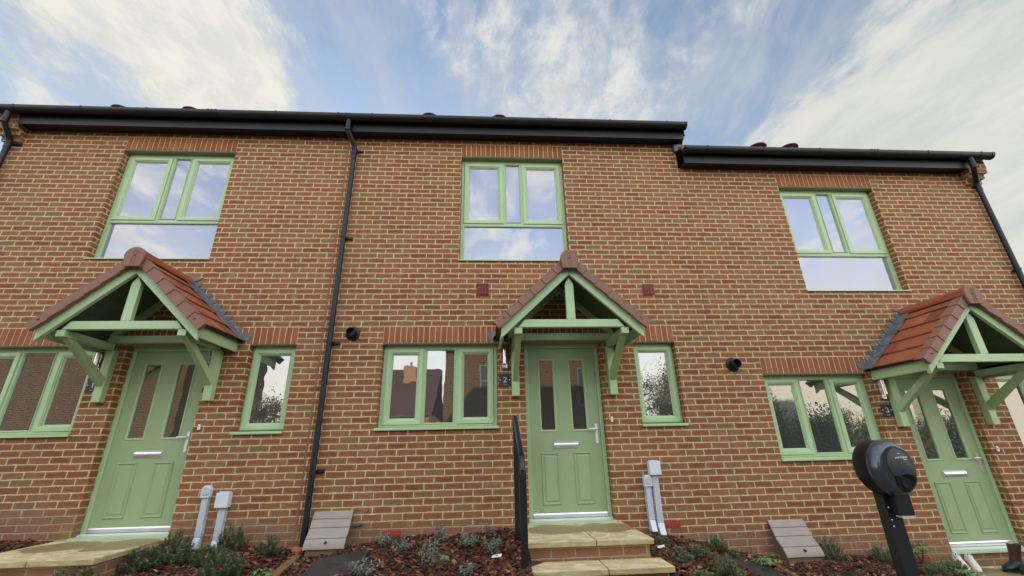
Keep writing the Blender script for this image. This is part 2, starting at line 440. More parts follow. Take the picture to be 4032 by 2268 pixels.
    rail(fr, x+e, x+.045, z+3.362, z+5.097); rail(fr, x+1.522, x+1.565-e, z+3.362, z+5.097)
    rail(fr, x+.0451, x+1.5219, z+5.035, z+5.097); rail(fr, x+.0451, x+1.5219, z+3.935, z+3.985); rail(fr, x+.0451, x+1.5219, z+3.362, z+3.385)
    rail(fr, x+.632, x+.684, z+3.9851, z+5.0349, FY+.003); rail(fr, x+.885, x+.940, z+3.9851, z+5.0349, FY+.003)
    fr.box(x+.6841, x+.8849, FY+.004, FY+.06, z+3.9852, z+4.016); fr.box(x+.6841, x+.8849, FY+.004, FY+.06, z+5.022, z+5.0348)
    W = fr.build('window', 'green_paint', root, bevel=.003)
    bd = MB().ring(x+.670, x+.899, z+4.003, z+5.034, [(0, FY-.004), (.006, FY-.006), (.008, FY+.008), (.013, FY+.010), (.017, FY+.024)])
    bd.ring(x+.043, x+1.524, z+3.362, z+3.960, [(0, FY-.003), (.012, FY-.005), (.014, FY+.008), (.019, FY+.010), (.022, FY+.024)])
    bd.build('glazing_bead', 'green_paint', W)
    for a, b in ((.127, .556), (1.010, 1.442)):
        s = sash(W, x+a, x+b, z+4.062, z+4.953); pane(s, x+a, x+b, z+4.062, z+4.953, 'glass_up')
    pane(W, x+.686, x+.883, z+4.018, z+5.020, 'glass_up'); pane(W, x+.062, x+1.505, z+3.383, z+3.938, 'glass_up')
    sill(W, x-.004, x+1.565, z+3.363, .022, .016)

    # ---- ground floor three-light window
    fr = MB(); a0 = max(x-.945+e, x0+.006)
    rail(fr, a0, x-.895, z+1.152, z+2.172); rail(fr, x+.475, x+.52-e, z+1.152, z+2.172)
    rail(fr, x-.8949, x+.4749, z+2.118, z+2.172); rail(fr, x-.8949, x+.4749, z+1.152, z+1.178)
    rail(fr, x-.445, x-.389, z+1.1781, z+2.1179, FY+.003); rail(fr, x-.037, x+.018, z+1.1781, z+2.1179, FY+.003)
    W = fr.build('window', 'green_paint', root, bevel=.003)
    MB().ring(x-.405, x-.021, z+1.180, z+2.118, [(0, FY-.004), (.008, FY-.006), (.010, FY+.008), (.015, FY+.010), (.019, FY+.024)]).build('glazing_bead', 'green_paint', W)
    for a, b in ((-.816, -.511), (.095, .393)):
        s = sash(W, x+a, x+b, z+1.257, z+2.040); pane(s, x+a, x+b, z+1.257, z+2.040, 'glass_low')
    pane(W, x-.387, x-.039, z+1.198, z+2.101, 'glass_low')
    sill(W, max(x-.955, x0+.006), x+.525, z+1.152)

    # ---- small side light
    fr = MB()
    rail(fr, x+2.32+e, x+2.352, z+1.145, z+2.172); rail(fr, x+2.850, x+2.885-e, z+1.145, z+2.172); rail(fr, x+2.3521, x+2.8499, z+2.122, z+2.172); rail(fr, x+2.3521, x+2.8499, z+1.145, z+1.160)
    W = fr.build('window', 'green_paint', root, bevel=.003)
    s = sash(W, x+2.419, x+2.777, z+1.233, z+2.047); pane(s, x+2.419, x+2.777, z+1.233, z+2.047, 'glass_low')
    sill(W, x+2.31, x+2.882, z+1.140)

    # ---- front door
    DY = .115
    lf = MB()
    X0, X1, Z0, Z1 = x+.924, x+1.806, z+.128, z+2.112
    slots = [(x+1.071, x+1.239, z+1.090, z+1.948), (x+1.470, x+1.639, z+1.090, z+1.948)]
    gx = [X0, slots[0][0], slots[0][1], slots[1][0], slots[1][1], X1]
    for i in range(5):
        if i in (1, 3):
            lf.box(gx[i], gx[i+1], DY, DY+.044, Z0, slots[0][2]); lf.box(gx[i], gx[i+1], DY, DY+.044, slots[0][3], Z1)
        else: lf.box(gx[i], gx[i+1], DY, DY+.044, Z0, Z1)
    door = lf.build('door', 'green_door', root)
    fm = MB()
    fm.box(x+.868+e, x+.922, .095, .17, z+.075, z+2.172).box(x+1.8085, x+1.858-e, .095, .17, z+.075, z+2.172).box(x+.9221, x+1.8084, .095, .17, z+2.116, z+2.172)
    fm.build('door_frame', 'green_paint', door, bevel=.004)
    for a, b, c, d in slots:
        t = MB().ring(a-.026, b+.026, c-.026, d+.026, [(0, DY+.001), (.003, DY-.007), (.010, DY-.010), (.020, DY-.004), (.027, DY+.012)])
        t = t.build('glazing_bead', 'green_paint', door)
        MB().box(a-.002, b+.002, DY+.0125, DY+.020, c-.002, d+.002).build('pane', 'glass_low', door)
    for a, b in ((1.046, 1.265), (1.448, 1.667)):
        MB().ring(x+a, x+b, z+.245, z+.823, [(0, DY+.0005), (.004, DY-.010), (.012, DY-.013), (.020, DY-.006), (.026, DY+.003), (.034, DY+.003), (.044, DY-.006), (.047, DY-.007)], cap=True).build('door_panel', 'green_door', door)
    # letter plate
    lp = MB().box(x+1.204, x+1.517, DY-.006, DY-.0005, z+.867, z+.947)
    lp.prism_x([(DY-.006, z+.873), (DY-.016, z+.876), (DY-.025, z+.892), (DY-.027, z+.910), (DY-.022, z+.930), (DY-.010, z+.940), (DY-.006, z+.941)], x+1.210, x+1.511)
    lp.build('letter_plate', 'alu', door, smooth=True)
    hd = MB().box(x+1.741, x+1.771, DY-.009, DY-.0005, z+.92, z+1.15)
    hd.tube([(x+1.756, DY-.005, z+1.088), (x+1.756, DY-.05, z+1.088), (x+1.745, DY-.056, z+1.088), (x+1.655, DY-.052, z+1.086)], .0095, 10)
    hd.lathe_y(x+1.756, z+.985, [(.010, DY-.013), (.010, DY-.009)], 14)
    hd.build('handle', 'alu' if k == 3 else 'white_plastic', door, smooth=True, bevel=0)
    th = MB().prism_x([(DY-.001, z+.162), (DY-.012, z+.160), (DY-.016, z+.148), (DY-.010, z+.142), (DY-.010, z+.134), (DY-.020, z+.128), (DY-.022, z+.113), (DY-.001, z+.110)], x+.926, x+1.804)
    th.build('threshold', 'alu', door)
    MB().prism_x([(.16, z+.109), (.085, z+.107), (.06, z+.098), (.055, z+.082), (.16, z+.080)], x+.872, x+1.854).build('threshold_plate', 'grey_duct_pale', door)
    MB().prism_x([(.05, z+.092), (-.035, z+.080), (-.035, z+.066), (.05, z+.066)], x+.862, x+1.864).build('door_sill', 'green_paint', door)
    if k == 2:
        MB().box(x+.932, x+.982, DY-.0015, DY-.0003, z+.175, z+.195).build('sticker', 'grey_duct_pale', door)
        MB().box(x+.937, x+.975, DY-.0022, DY-.0016, z+.181, z+.188).build('sticker_print', 'slate', door)

    # ---- porch canopy
    cx = x+1.36; ca = math.cos(R(43.4)); sa = math.sin(R(43.4)); tn = .9457
    def P(s, up, side):   # along slope s from apex (horizontal distance), perpendicular offset up
        return (cx+side*(s+up*sa*1.0), z+3.025 - s*tn + up*ca)
    YF = -.775
    tb = MB()
    # barge boards
    for sd in (-1, 1):
        pts = [(cx+sd*.0005, z+2.805), (cx+sd*.817, z+2.032), (cx+sd*.817, z+2.185), (cx+sd*.0005, z+2.958)]
        tb.prism_y(pts, YF-.03, YF+.015)
    tb.prism_y([(cx-.62, z+2.170), (cx+.62, z+2.170), (cx+.545, z+2.262), (cx-.545, z+2.262)], YF+.0155, YF+.075)  # tie beam
    tb.prism_y([(cx-.05, z+2.2625), (cx+.05, z+2.2625), (cx+.05, z+2.70), (cx, z+2.79), (cx-.05, z+2.70)], YF+.016, YF+.070)  # king post
    tb.box(cx-.66, cx+.66, -.085, -.003, z+2.185, z+2.275)      # wall plate
    for sd in (-1, 1):                                        # eaves beams and wall rafters
        xa = cx+sd*.62; tb.box(min(xa-.045, xa+.045), max(xa-.045, xa+.045), YF+.02, -.0855, z+2.095, z+2.168)
        tb.prism_y([(cx+sd*.001, z+2.86), (cx+sd*.70, z+2.20), (cx+sd*.70, z+2.30), (cx+sd*.001, z+2.955)], -.06, -.004)
        xf = cx+sd*.80; tb.box(min(xf-.011, xf+.011), max(xf-.011, xf+.011), YF+.0155, -.004, z+2.075, z+2.20)  # fascia
    can = tb.build('porch_canopy', 'green_paint', root, bevel=.004)
    # boarded soffit under the tiles
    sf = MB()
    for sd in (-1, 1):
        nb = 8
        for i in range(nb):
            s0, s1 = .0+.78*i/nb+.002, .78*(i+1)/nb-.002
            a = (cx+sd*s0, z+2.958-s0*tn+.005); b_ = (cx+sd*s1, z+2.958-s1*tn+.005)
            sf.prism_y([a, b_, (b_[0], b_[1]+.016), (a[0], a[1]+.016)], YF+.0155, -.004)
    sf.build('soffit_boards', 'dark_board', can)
    for sd in (-1, 1):
        bx = cx+sd*.617
        br = MB().box(bx-.047, bx+.047, -.085, -.003, z+1.483, z+2.094)
        bk = br.build('bracket', 'green_paint', can, bevel=.004)
        st = MB().prism_x([(-.0855, z+1.66), (-.0855, z+1.77), (YF+.08+.11, z+2.094), (YF+.08, z+2.094)], bx-.034, bx+.034)
        st.build('strut', 'green_paint', bk, bevel=.004) if False else st.build('strut', 'green_paint', can, bevel=.004)
    # tiles
    tl = MB(); nC = 5; S = .865; ex = S/nC
    for sd in (-1, 1):
        for c in range(nC):
            s0 = ex*c-.02 if c else .02; s1 = ex*(c+1)+.004
            y = -.80; i = 0
            wts = ([.10] if c % 2 else []) + [.2]*6
            for wd in wts:
                y1 = min(y+wd-.0025, -.010)
                if y >= -.02: break
                j = random.uniform(-.002, .002)
                def q(s, up): return (cx+sd*s, z+3.020-s*tn+up)
                a = q(s0, .006); b_ = q(s1, .033+j); a2 = q(s0, -.008); b2 = q(s1, .021+j)
                tl.hexa([(a2[0], y, a2[1]), (b2[0], y, b2[1]), (b2[0], y1, b2[1]), (a2[0], y1, a2[1]), (a[0], y, a[1]), (b_[0], y, b_[1]), (b_[0], y1, b_[1]), (a[0], y1, a[1])])
                y += wd
    tl.build('tile_roof', 'tile', can)
    # dark eaves strip
    for sd in (-1, 1):
        xe = cx+sd*.835; MB().box(min(xe-.02, xe+.02), max(xe-.02, xe+.02), YF-.02, -.006, z+2.195, z+2.235).build('eaves_strip', 'black_plastic', can)
    # cloaked verge units
    vg = MB(); nv = 6
    for sd in (-1, 1):
        for i in range(nv):
            s0 = .045+(S-.045+.012)*i/nv; s1 = .045+(S-.045+.012)*(i+1)/nv+.012
            t0, t1 = .022, .031
            def q(s, up): return (cx+sd*(s+up*sa), z+3.020-s*tn+up*ca)
            o0, o1 = q(s0, t0), q(s1, t1); i0_, i1_ = q(s0, -.074), q(s1, -.066)
            yf = -.858-.006*(1 if i % 1 == 0 else 0)
            d0, d1 = .0, .010
            vg.hexa([(i0_[0], yf+d1, i0_[1]), (i1_[0], yf-.0, i1_[1]), (i1_[0], -.812, i1_[1]), (i0_[0], -.812, i0_[1]), (o0[0], yf+d1, o0[1]), (o1[0], yf, o1[1]), (o1[0], -.812, o1[1]), (o0[0], -.812, o0[1])])
            r0_, r1_ = q(s0, t0-.012), q(s1, t1-.010)
            vg.hexa([(r0_[0], -.8115, r0_[1]), (r1_[0], -.8115, r1_[1]), (r1_[0], -.735, r1_[1]), (r0_[0], -.735, r0_[1]), (o0[0], -.8115, o0[1]), (o1[0], -.8115, o1[1]), (o1[0], -.735, o1[1]), (o0[0], -.735, o0[1])])
        # fixing screw on the lowest unit
        sx_, sz_ = cx+sd*.785, z+3.02-.785*tn-.02
        vg.lathe_y(sx_, sz_, [(.009, -.874), (.011, -.866), (.011, -.858)], 10)
    vg.build('verge_tiles', 'plum_verge', can, bevel=.0025)
    # ridge tiles
    rg = MB()
    for y0_, y1_ in ((-.868, -.60), (-.597, -.30), (-.297, -.012)):
        n = 10; o = []; i_ = []
        for j in range(n+1):
            th = R(-8)+R(196)*j/n; o.append((cx+.098*math.cos(th), z+2.985+.098*math.sin(th))); i_.append((cx+.084*math.cos(th), z+2.985+.084*math.sin(th)))
        for j in range(n): rg.hexa([(i_[j][0], y0_, i_[j][1]), (o[j][0], y0_, o[j][1]), (o[j][0], y1_, o[j][1]), (i_[j][0], y1_, i_[j][1]), (i_[j+1][0], y0_, i_[j+1][1]), (o[j+1][0], y0_, o[j+1][1]), (o[j+1][0], y1_, o[j+1][1]), (i_[j+1][0], y1_, i_[j+1][1])])
    rg.build('ridge_tiles', 'tile', can, smooth=True)
    pl = []
    for j in range(17):
        th = R(-6)+R(192)*j/16; pl.append((cx+.108*math.cos(th), z+2.982+.104*math.sin(th)))
    pl += [(cx-.082, z+2.852), (cx+.082, z+2.852)]
    cp = MB().prism_y(pl, -.898, -.8685)
    cp.prism_y([(cx-.018, z+2.862), (cx-.012, z+2.862), (cx-.012, z+3.045), (cx-.018, z+3.045)], -.903, -.8981).prism_y([(cx+.012, z+2.862), (cx+.018, z+2.862), (cx+.018, z+3.045), (cx+.012, z+3.045)], -.903, -.8981)
    cp.prism_y([(cx-.0119, z+3.039), (cx+.0119, z+3.039), (cx+.0119, z+3.045), (cx-.0119, z+3.045)], -.903, -.8981)
    cp.lathe_y(cx, z+2.985, [(.009, -.906), (.010, -.898)], 10)
    cp.build('ridge_end_cap', 'plum_verge', can, bevel=.003)
    # stepped lead flashing on the wall and apron on the tiles
    fl = MB()
    for sd in (-1, 1):
        js = [q for q in range(20, 60) if z+2.30 < 5.4-.075*q < z+3.14]
        xl = lambda zz: max(0.02, (z+3.02-zz)/tn)
        for q in js:
            zt = 5.4-.075*q; zb = zt-.075
            fl.prism_y([(cx+sd*max(xl(zt)-.08, 0.0), zt), (cx+sd*(xl(zt)+.180), zt-.003), (cx+sd*(xl(zb)+.060), zb), (cx+sd*max(xl(zb)-.08, 0.0), zb)], -.009-.0006*(q % 2), -.002)
        fl.prism_y([(cx+sd*.80, z+2.30), (cx+sd*.965, z+2.30), (cx+sd*.945, z+2.245), (cx+sd*.90, z+2.205), (cx+sd*.845, z+2.20)], -.0105, -.002)
        na = 5
        for i in range(na):
            s0 = .06+(.885-.06)*i/na; s1 = .06+(.885-.06)*(i+1)/na+.01; l = .004
            a = (cx+sd*s0, z+3.020-s0*tn+.034); b_ = (cx+sd*s1, z+3.020-s1*tn+.038+l)
            w0, w1 = -.135-.02*(i % 2), -.15-.01*(i % 2)
            fl.hexa([(a[0], w0, a[1]-.006), (b_[0], w1, b_[1]-.006), (b_[0], -.0106, b_[1]-.006), (a[0], -.0106, a[1]-.006), (a[0], w0, a[1]), (b_[0], w1, b_[1]), (b_[0], -.0106, b_[1]+.012), (a[0], -.0106, a[1]+.012)])
    fl.build('lead_flashing', 'lead', can)

    # ---- eaves: soffit box, fascia, gutter
    ex0, ex1 = x0 + (.25 if k == 1 else .001), x1 - (.25 if k == 3 else (-.085 if k == 2 else .001))
    if k == 3: ex0 = x0+.02
    MB().box(ex0, ex1, -.160, -.002, top-.004, top+.012).build('soffit', 'black_plastic', root)
    MB().prism_x([(-.176, top-.022), (-.161, top-.022), (-.161, top+.19), (-.176, top+.19)], ex0, ex1).build('fascia', 'black_plastic', root)
    gx0, gx1 = x0 + (-.10 if k == 1 else .0015), x1 + {1: -.0015, 2: .11, 3: .10}[k]
    gu = MB(); cy, cz, n = -.248, top+.185, 12
    prof = [(cy-.070*math.cos(t), cz-.075*math.sin(t)) for t in [math.pi*j/n for j in range(n+1)]]
    prof = [(cy-.070, cz+.010)] + prof + [(cy+.070, cz+.010)]
    inner = [(cy+(a-cy)*.93, cz+(b-cz)*.93+.003) for a, b in prof]
    gu.prism_x(prof + inner[::-1], gx0, gx1)
    for xx in [gx0+.012, gx1-.03]:
        gu.prism_x([(cy+(a-cy)*1.05, cz+(b-cz)*1.05) for a, b in prof], xx-.012, xx+.03)
    go = gu.build('gutter', 'black_plastic', root, smooth=True)
    nclip = int((gx1-gx0)/.9)
    for i in range(nclip+1):
        xx = gx0+.35+i*.9
        if xx > gx1-.1: break
        ws = [(-.012, .012)] if i != 3 else [(-.07, -.035), (-.012, .012), (.035, .07)]
        cl = MB()
        for a, b in ws: cl.prism_x([(cy+(p-cy)*1.07, cz+(q-cz)*1.07+.004) for p, q in prof], xx+a, xx+b)
        cl.build('gutter_clip', 'black_plastic', go)
    # roof
    tr = MB(); t36 = math.tan(R(36)); e0 = -.20; z0 = top+.21
    rx0, rx1 = x0-(.14 if k == 1 else -.001), x1+(.10 if k == 2 else .14 if k == 3 else -.001)
    for sy in (0, 1):
        pr = [(e0, z0), (dep/2, z0+(dep/2-e0)*t36), (dep/2, z0+(dep/2-e0)*t36+.05), (e0, z0+.05)]
        if sy: pr = [(dep-a+.0, b) for a, b in pr]; pr = pr[::-1]
        tr.prism_x(pr, rx0, rx1)
    rf = tr.build('roof', 'roof_tile', root)
    for vx in {1: (-5.49, -4.40), 2: (-.57, .60), 3: (5.07, 5.64)}[k]:
        vy = .36; vz = z0+(vy-e0)*t36+.05
        vm = MB().tube([(vx, vy, vz-.05), (vx, vy, vz+.045)], .085, 20)
        vm.tube([(vx, vy, vz+.0455), (vx, vy, vz+.052), (vx, vy, vz+.066), (vx, vy, vz+.078)], [.14, .155, .15, .09], 24)
        vm.build('roof_vent', 'vent_tile', rf, smooth=True)
    # ---- downpipe
    px = {1: -6.435, 2: -1.590, 3: 8.235}[k]; ox = {1: -6.40, 2: -1.665, 3: 8.10}[k]
    zb = {1: -.05, 2: -.10, 3: -.6}[k]
    if k == 3: px = 8.275
    dp = MB().tube([(ox, cy, top+.115), (ox, cy, top-.02), (ox+(px-ox)*.06, cy+.015, top-.07), (ox+(px-ox)*.9, -.085, top-.215), (px, -.065, top-.26), (px, -.065, top-.33)], .036, 18)
    dp.tube([(px, -.065, top-.331), (px, -.065, zb)], .034, 18)
    for z_ in (top+.02, top-.03): dp.tube([(ox, cy, z_-.035), (ox, cy, z_+.0)], .041, 18)
    dp.tube([(px, -.065, top-.36), (px, -.065, top-.29)], .040, 18)
    dpo = dp.build('downpipe', 'black_plastic', root, smooth=True)
    for zc in (5.135, 3.665, 2.178, .679):
        zc += dz
        c_ = MB().tube([(px, -.065, zc-.013), (px, -.065, zc+.013)], .041, 18).box(px-.015, px+.095, -.030, -.003, zc-.010, zc+.010).box(px+.03, px+.115, -.012, -.002, zc-.022, zc+.022)
        c_.build('pipe_clip', 'black_plastic', dpo)
    if k == 2:
        MB().tube([(px-.03, -.080, -.22), (px-.03, -.080, -.095), (px-.03, -.080, -.090), (px-.03, -.080, -.060)], [.064, .064, .076, .076], 22).build('clay_collar', 'clay', dpo, smooth=True)
    # ---- vents, flue, air bricks, bell
    def grille(a, b, c, d, name, mat, bars, vert):
        o = MB().ring(a, b, c, d, [(0, -.001), (0, -.012), (.008, -.014), (.011, -.006), (.011, -.001)])
        o = o.build(name, mat, root)
        MB().box(a+.0108, b-.0108, -.0025, -.0005, c+.0108, d-.0108).build('dark_opening', 'charger_black', o)
        s = MB()
        for i in range(bars):
            if vert: t = c+.016+(d-c-.032)*(i+.5)/bars; s.box(a+.0145, b-.0145, -.011, -.003, t-.0028, t+.0028)
            else: t = c+.012+(d-c-.024)*(i+.5)/bars; s.box(a+.011, b-.011, -.012, -.003, t-.004, t+.003)
        if vert:
            for i in range(1, 4): t = a+(b-a)*i/4; s.box(t-.004, t+.004, -.0125, -.0112, c+.0145, d-.0145)
        return s.build('slats', mat, o)
    if k == 2:
        grille(.248, .413, 2.832, 2.997, 'wall_vent', 'red_plastic', 12, True); grille(2.551, 2.712, 2.832, 2.993, 'wall_vent', 'red_plastic', 12, True)
    abz = {1: -.002, 2: -.002, 3: -.46}[k]
    for a in {1: (.345,), 2: (-.776, .345, 2.40), 3: (.345,)}[k]:
        grille(a+dx, a+.212+dx, abz, abz+.062, 'air_brick', 'red_vent', 5, False)
    if k != 1:
        fx, fz = -1.33+dx, 2.305+dz
        fu = MB().lathe_y(fx, fz, [(.092, -.002), (.092, -.012), (.078, -.024), (.062, -.030)], 30)
        fu.lathe_y(fx, fz, [(.060, -.030), (.060, -.115), (.052, -.118), (.050, -.110), (.049, -.04)], 30)
        fu.build('boiler_flue', 'black_plastic', root, smooth=True)
    bl = MB().box(1.917+dx, 1.946+dx, -.020, -.002, 1.160+dz, 1.222+dz).build('doorbell', 'white_plastic', root, bevel=.004)
    MB().lathe_y(1.9315+dx, 1.196+dz, [(.008, -.0235), (.008, -.0202)], 14).build('bell_button', 'grey_duct', bl)
    if k == 1:
        MB().box(-1.7215, -1.705, -.0035, .0, -.1, 5.398).build('movement_joint', 'sealant', root)
    if k == 2:   # black gable verge stepping down to the lower roof, lead tray below it
        MB().prism_x([(-.19, top+.02), (dep/2, top+.02+(dep/2+.19)*t36), (dep/2, top+.24+(dep/2+.19)*t36), (-.19, top+.20)], x1+.0855, x1+.105).build('gable_board', 'black_plastic', root)
        MB().prism_x([(-.155, top-.004), (-.003, top-.004), (-.003, top-.16), (-.03, top-.16), (-.06, top-.10)], x1+.012, x1+.085).build('box_end', 'black_plastic', root)
        MB().hexa([(x1-.035, -.055, top-.165), (x1+.145, -.165, top-.150), (x1+.145, -.003, top-.150), (x1-.035, -.003, top-.165), (x1-.045, -.06, top-.035), (x1+.135, -.17, top-.128), (x1+.145, -.003, top-.10), (x1-.045, -.003, top-.02)]).build('lead_tray', 'lead', root)
    return root

house(1, 'left house of the brick terrace, the one with door number 1')
house(2, 'middle house of the brick terrace, with steps and handrail up to door number 2')
house(3, 'right house of the brick terrace, lower roof and door number 3')

# ------------------------------------------------------------------ signs, lamps, meter boxes, cable ducts
def stroke(pts, wd, y, th):
    mb = MB(); n = len(pts)
    L, Rr = [], []
    for i, (x, z) in enumerate(pts):
        a = pts[max(i-1, 0)]; b = pts[min(i+1, n-1)]; t = Vector((b[0]-a[0], b[1]-a[1])).normalized(); nn = Vector((-t.y, t.x)); w = wd[i]/2
        L.append((x+nn.x*w, z+nn.y*w)); Rr.append((x-nn.x*w, z-nn.y*w))
    for i in range(n-1): mb.hexa([(L[i][0], y, L[i][1]), (L[i+1][0], y, L[i+1][1]), (L[i+1][0], y+th, L[i+1][1]), (L[i][0], y+th, L[i][1]), (Rr[i][0], y, Rr[i][1]), (Rr[i+1][0], y, Rr[i+1][1]), (Rr[i+1][0], y+th, Rr[i+1][1]), (Rr[i][0], y+th, Rr[i][1])])
    return mb
def arc(cx, cz, rx, rz, a0, a1, n): return [(cx+rx*math.cos(R(a0+(a1-a0)*i/n)), cz+rz*math.sin(R(a0+(a1-a0)*i/n))) for i in range(n+1)]
def numeral(k):   # unit: height 1, centred in x
    if k == 1: return [([(0, 0), (0, 1)], [.15, .15]), ([(-.20, .80), (0, .97)], [.06, .10]), ([(-.2, .025), (.2, .025)], [.05, .05])]
    if k == 2:
        p = arc(-.02, .72, .27, .27, 165, -35, 12)+[(.05, .34), (-.14, .17), (-.28, .06)]
        w = [.20, .15, .10, .08, .08, .09, .11, .13, .15, .17, .17, .16, .15, .12, .09, .06]
        return [(p, w), ([(-.33, .055), (.30, .055)], [.12, .12]), ([(.28, .02), (.34, .22)], [.10, .03])]
    p1 = arc(-.03, .76, .24, .22, 160, -70, 11); p2 = arc(-.05, .29, .30, .27, 80, -160, 14)
    return [(p1, [.14, .10, .07, .07, .08, .10, .13, .14, .13, .10, .07, .05]), (p2, [.05, .06, .08, .11, .14, .16, .17, .16, .14, .11, .09, .07, .08, .12, .16])]
sg_lab = {1: 'dark slate house sign with white numeral 1 beside the left door', 2: 'dark slate house sign with white numeral 2 beside the middle door', 3: 'dark slate house sign with white numeral 3 beside the right door'}
lt_lab = {1: 'chrome wall light mostly hidden behind the porch bracket of number 1', 2: 'chrome wall light above the number 2 sign', 3: 'chrome wall light above the number 3 sign'}
for k in (1, 2, 3):
    dx, dz = H[k]; cx, cz = .612+dx, 1.688+dz
    t = thing('house_number_sign', (cx, 0, cz-.073), sg_lab[k], 'house sign', 'house number signs by the doors')
    MB().box(cx-.073, cx+.073, -.014, -.004, cz-.073, cz+.073).build('plate', 'slate', t, bevel=.002)
    nm = MB(); hh = .062
    for p, w in numeral(k):
        q = stroke([(cx+a*hh, cz-.027+b*hh) for a, b in p], [v*hh for v in w], -.0165, .0024); o = len(nm.v); nm.v += q.v; nm.f += [tuple(i+o for i in f) for f in q.f]
    nm.build('numeral', 'white_paint', t)
    for sx in (-1, 1): MB().lathe_y(cx+sx*.060, cz+.004, [(.004, -.019), (.0075, -.016), (.0075, -.0141)], 12).build('screw_cap', 'white_plastic', t)
    tx = MB()
    for i, (a, wd) in enumerate(((-.020, .007), (-.011, .006), (-.003, .007), (.006, .005), (.013, .007))): tx.box(cx+a, cx+a+wd, -.0148, -.0141, cz-.061, cz-.061+(.007 if i in (0,) else .0055))
    tx.build('small_print', 'grey_duct', t)
    # lamp
    lx = .612+dx
    t = thing('wall_light', (lx, 0, 1.83+dz), lt_lab[k], 'wall light', 'wall lights by the doors')
    MB().box(lx-.030, lx+.030, -.040, -.003, 1.828+dz, 1.895+dz).build('base', 'chrome', t, bevel=.006)
    MB().lathe_y(lx, 1.862+dz, [(.008, -.052), (.016, -.047), (.018, -.0402)], 14).build('sensor', 'white_plastic', t, smooth=True)
    MB().box(lx-.024, lx+.012, -.030, -.003, 1.8955+dz, 2.06+dz).build('back_plate', 'chrome', t, bevel=.003)
    MB().tube([(lx-.002, -.066, 1.885+dz), (lx-.002, -.066, 2.068+dz)], .024, 20).tube([(lx-.002, -.046, 1.95+dz), (lx-.002, -.028, 1.95+dz)], .012, 10).build('tube', 'chrome', t, smooth=True)

def meter(k, x0, x1, zt, zf, lab):
    yb = -.245; h = zt-zf
    t = thing('meter_box', ((x0+x1)/2, 0, zf-.1), lab, 'meter box', 'gas meter boxes at the foot of the wall')
    side = [(-.002, zt-.03), (-.018, zt-.045), (yb*.50+.03, zf+h*.45), (yb*.78+.03, zf+.08), (yb+.022, zf-.001), (yb+.022, zf-.30), (-.002, zf-.30)]
    MB().prism_x(side, x0+.022, x1-.022).build('case', 'meter_side', t)
    prof = [(-.004, zt), (-.028, zt-.012), (-.050, zt-.05), (yb*.50, zf+h*.47), (yb*.78, zf+.10), (yb*.95, zf+.045), (yb, zf+.012), (yb, zf)]
    inn = [(min(-.003, a+.014), b-.010) for a, b in prof[:-1]]+[(yb+.014, zf)]
    lid = MB().prism_x(prof+inn[::-1], x0, x1).build('lid', 'meter_lid', t, smooth=True)
    ln = MB()
    for fz in (.215, .455, .725):
        zz = zt-h*fz
        for i in range(len(prof)-1):
            (a, b), (c, d) = prof[i], prof[i+1]
            if b >= zz >= d and b > d:
                yy = a+(c-a)*(b-zz)/(b-d); ln.box(x0+.0005, x1-.0005, yy-.0012, yy+.006, zz-.0035, zz+.0035)
    ln.build('grooves', 'slate', lid)
    MB().lathe_y(x0+(x1-x0)*.53, zf+.06, [(.011, yb-.0015), (.012, yb+.04)], 12).build('lock', 'slate', lid)
meter(2, -1.525, -1.105, .270, -.062, 'grey brown meter box with curved lid beside the black downpipe')
meter(3, 3.655, 4.085, .030, -.305, 'grey brown meter box with curved lid below the wall of number 3')
t = tag(MB().tube([(-1.10, -.06, .12), (-1.045, -.055, .115), (-1.02, -.045, .118), (-1.005, -.004, .122)], .013, 10).build('capped_pipe', 'slate', smooth=True), 'short dark pipe stub beside the left meter box', 'pipe')

def duct(x, w, zt, zb, kind, lab, lean=0):
    t = thing('cable_duct', (x, 0, zb), lab, 'cable duct', 'grey cable ducts by the doors')
    hw = w/2
    MB().box(x-hw, x+hw, -.046, -.002, zb+.085, zt-.01).box(x-hw-.006, x+hw+.006, -.012, -.0021, zb+.085, zt-.01).build('duct', 'grey_duct', t, bevel=.004)
    f = MB().hexa([(x-hw*.9, -.10, zb-.03), (x+hw*.9, -.10, zb-.03), (x+hw, -.002, zb-.03), (x-hw, -.002, zb-.03), (x-hw, -.049, zb+.084), (x+hw, -.049, zb+.084), (x+hw, -.002, zb+.084), (x-hw, -.002, zb+.084)])
    f.build('foot', 'grey_duct_pale', t, bevel=.006)
    c = MB()
    for zc in (zb+.12, zb+.26): c.box(x-hw-.010, x-hw-.0061, -.030, -.004, zc, zc+.014).box(x+hw+.0061, x+hw+.010, -.030, -.004, zc, zc+.014)
    c.build('clips', 'grey_duct_pale', t)
    if kind == 'square':
        MB().box(x-.068, x+.068, -.085, -.002, zt-.15, zt).box(x-.05, x+.05, -.07, -.003, zt+.0005, zt+.010).build('junction_box', 'grey_duct_pale', t, bevel=.007)
    else:
        pl = [(x-.048, zt-.125), (x+.048, zt-.125)]+arc(x, zt-.05, .048, .05, 0, 180, 10)
        j = MB().prism_y(pl, -.066, -.002).build('junction_box', 'grey_duct_pale', t, bevel=.005)
        pl = arc(x+.004, zt-.055, .038, .04, 0, 180, 8)+arc(x+.004, zt-.075, .038, .025, 180, 360, 8)
        MB().prism_y(pl, -.076, -.0661).build('cover', 'grey_duct', t, bevel=.003)
duct(2.276, .068, .553, -.005, 'round', 'shorter grey cable duct with rounded cap beside the steps of number 2')
duct(2.372, .074, .700, -.040, 'square', 'taller grey cable duct with square box beside the steps of number 2')
duct(-2.715, .068, .568, -.03, 'round', 'grey cable duct with rounded cap right of the number 1 door')
duct(-2.515, .074, .490, -.06, 'square', 'grey cable duct with square box among shrubs right of door number 1')

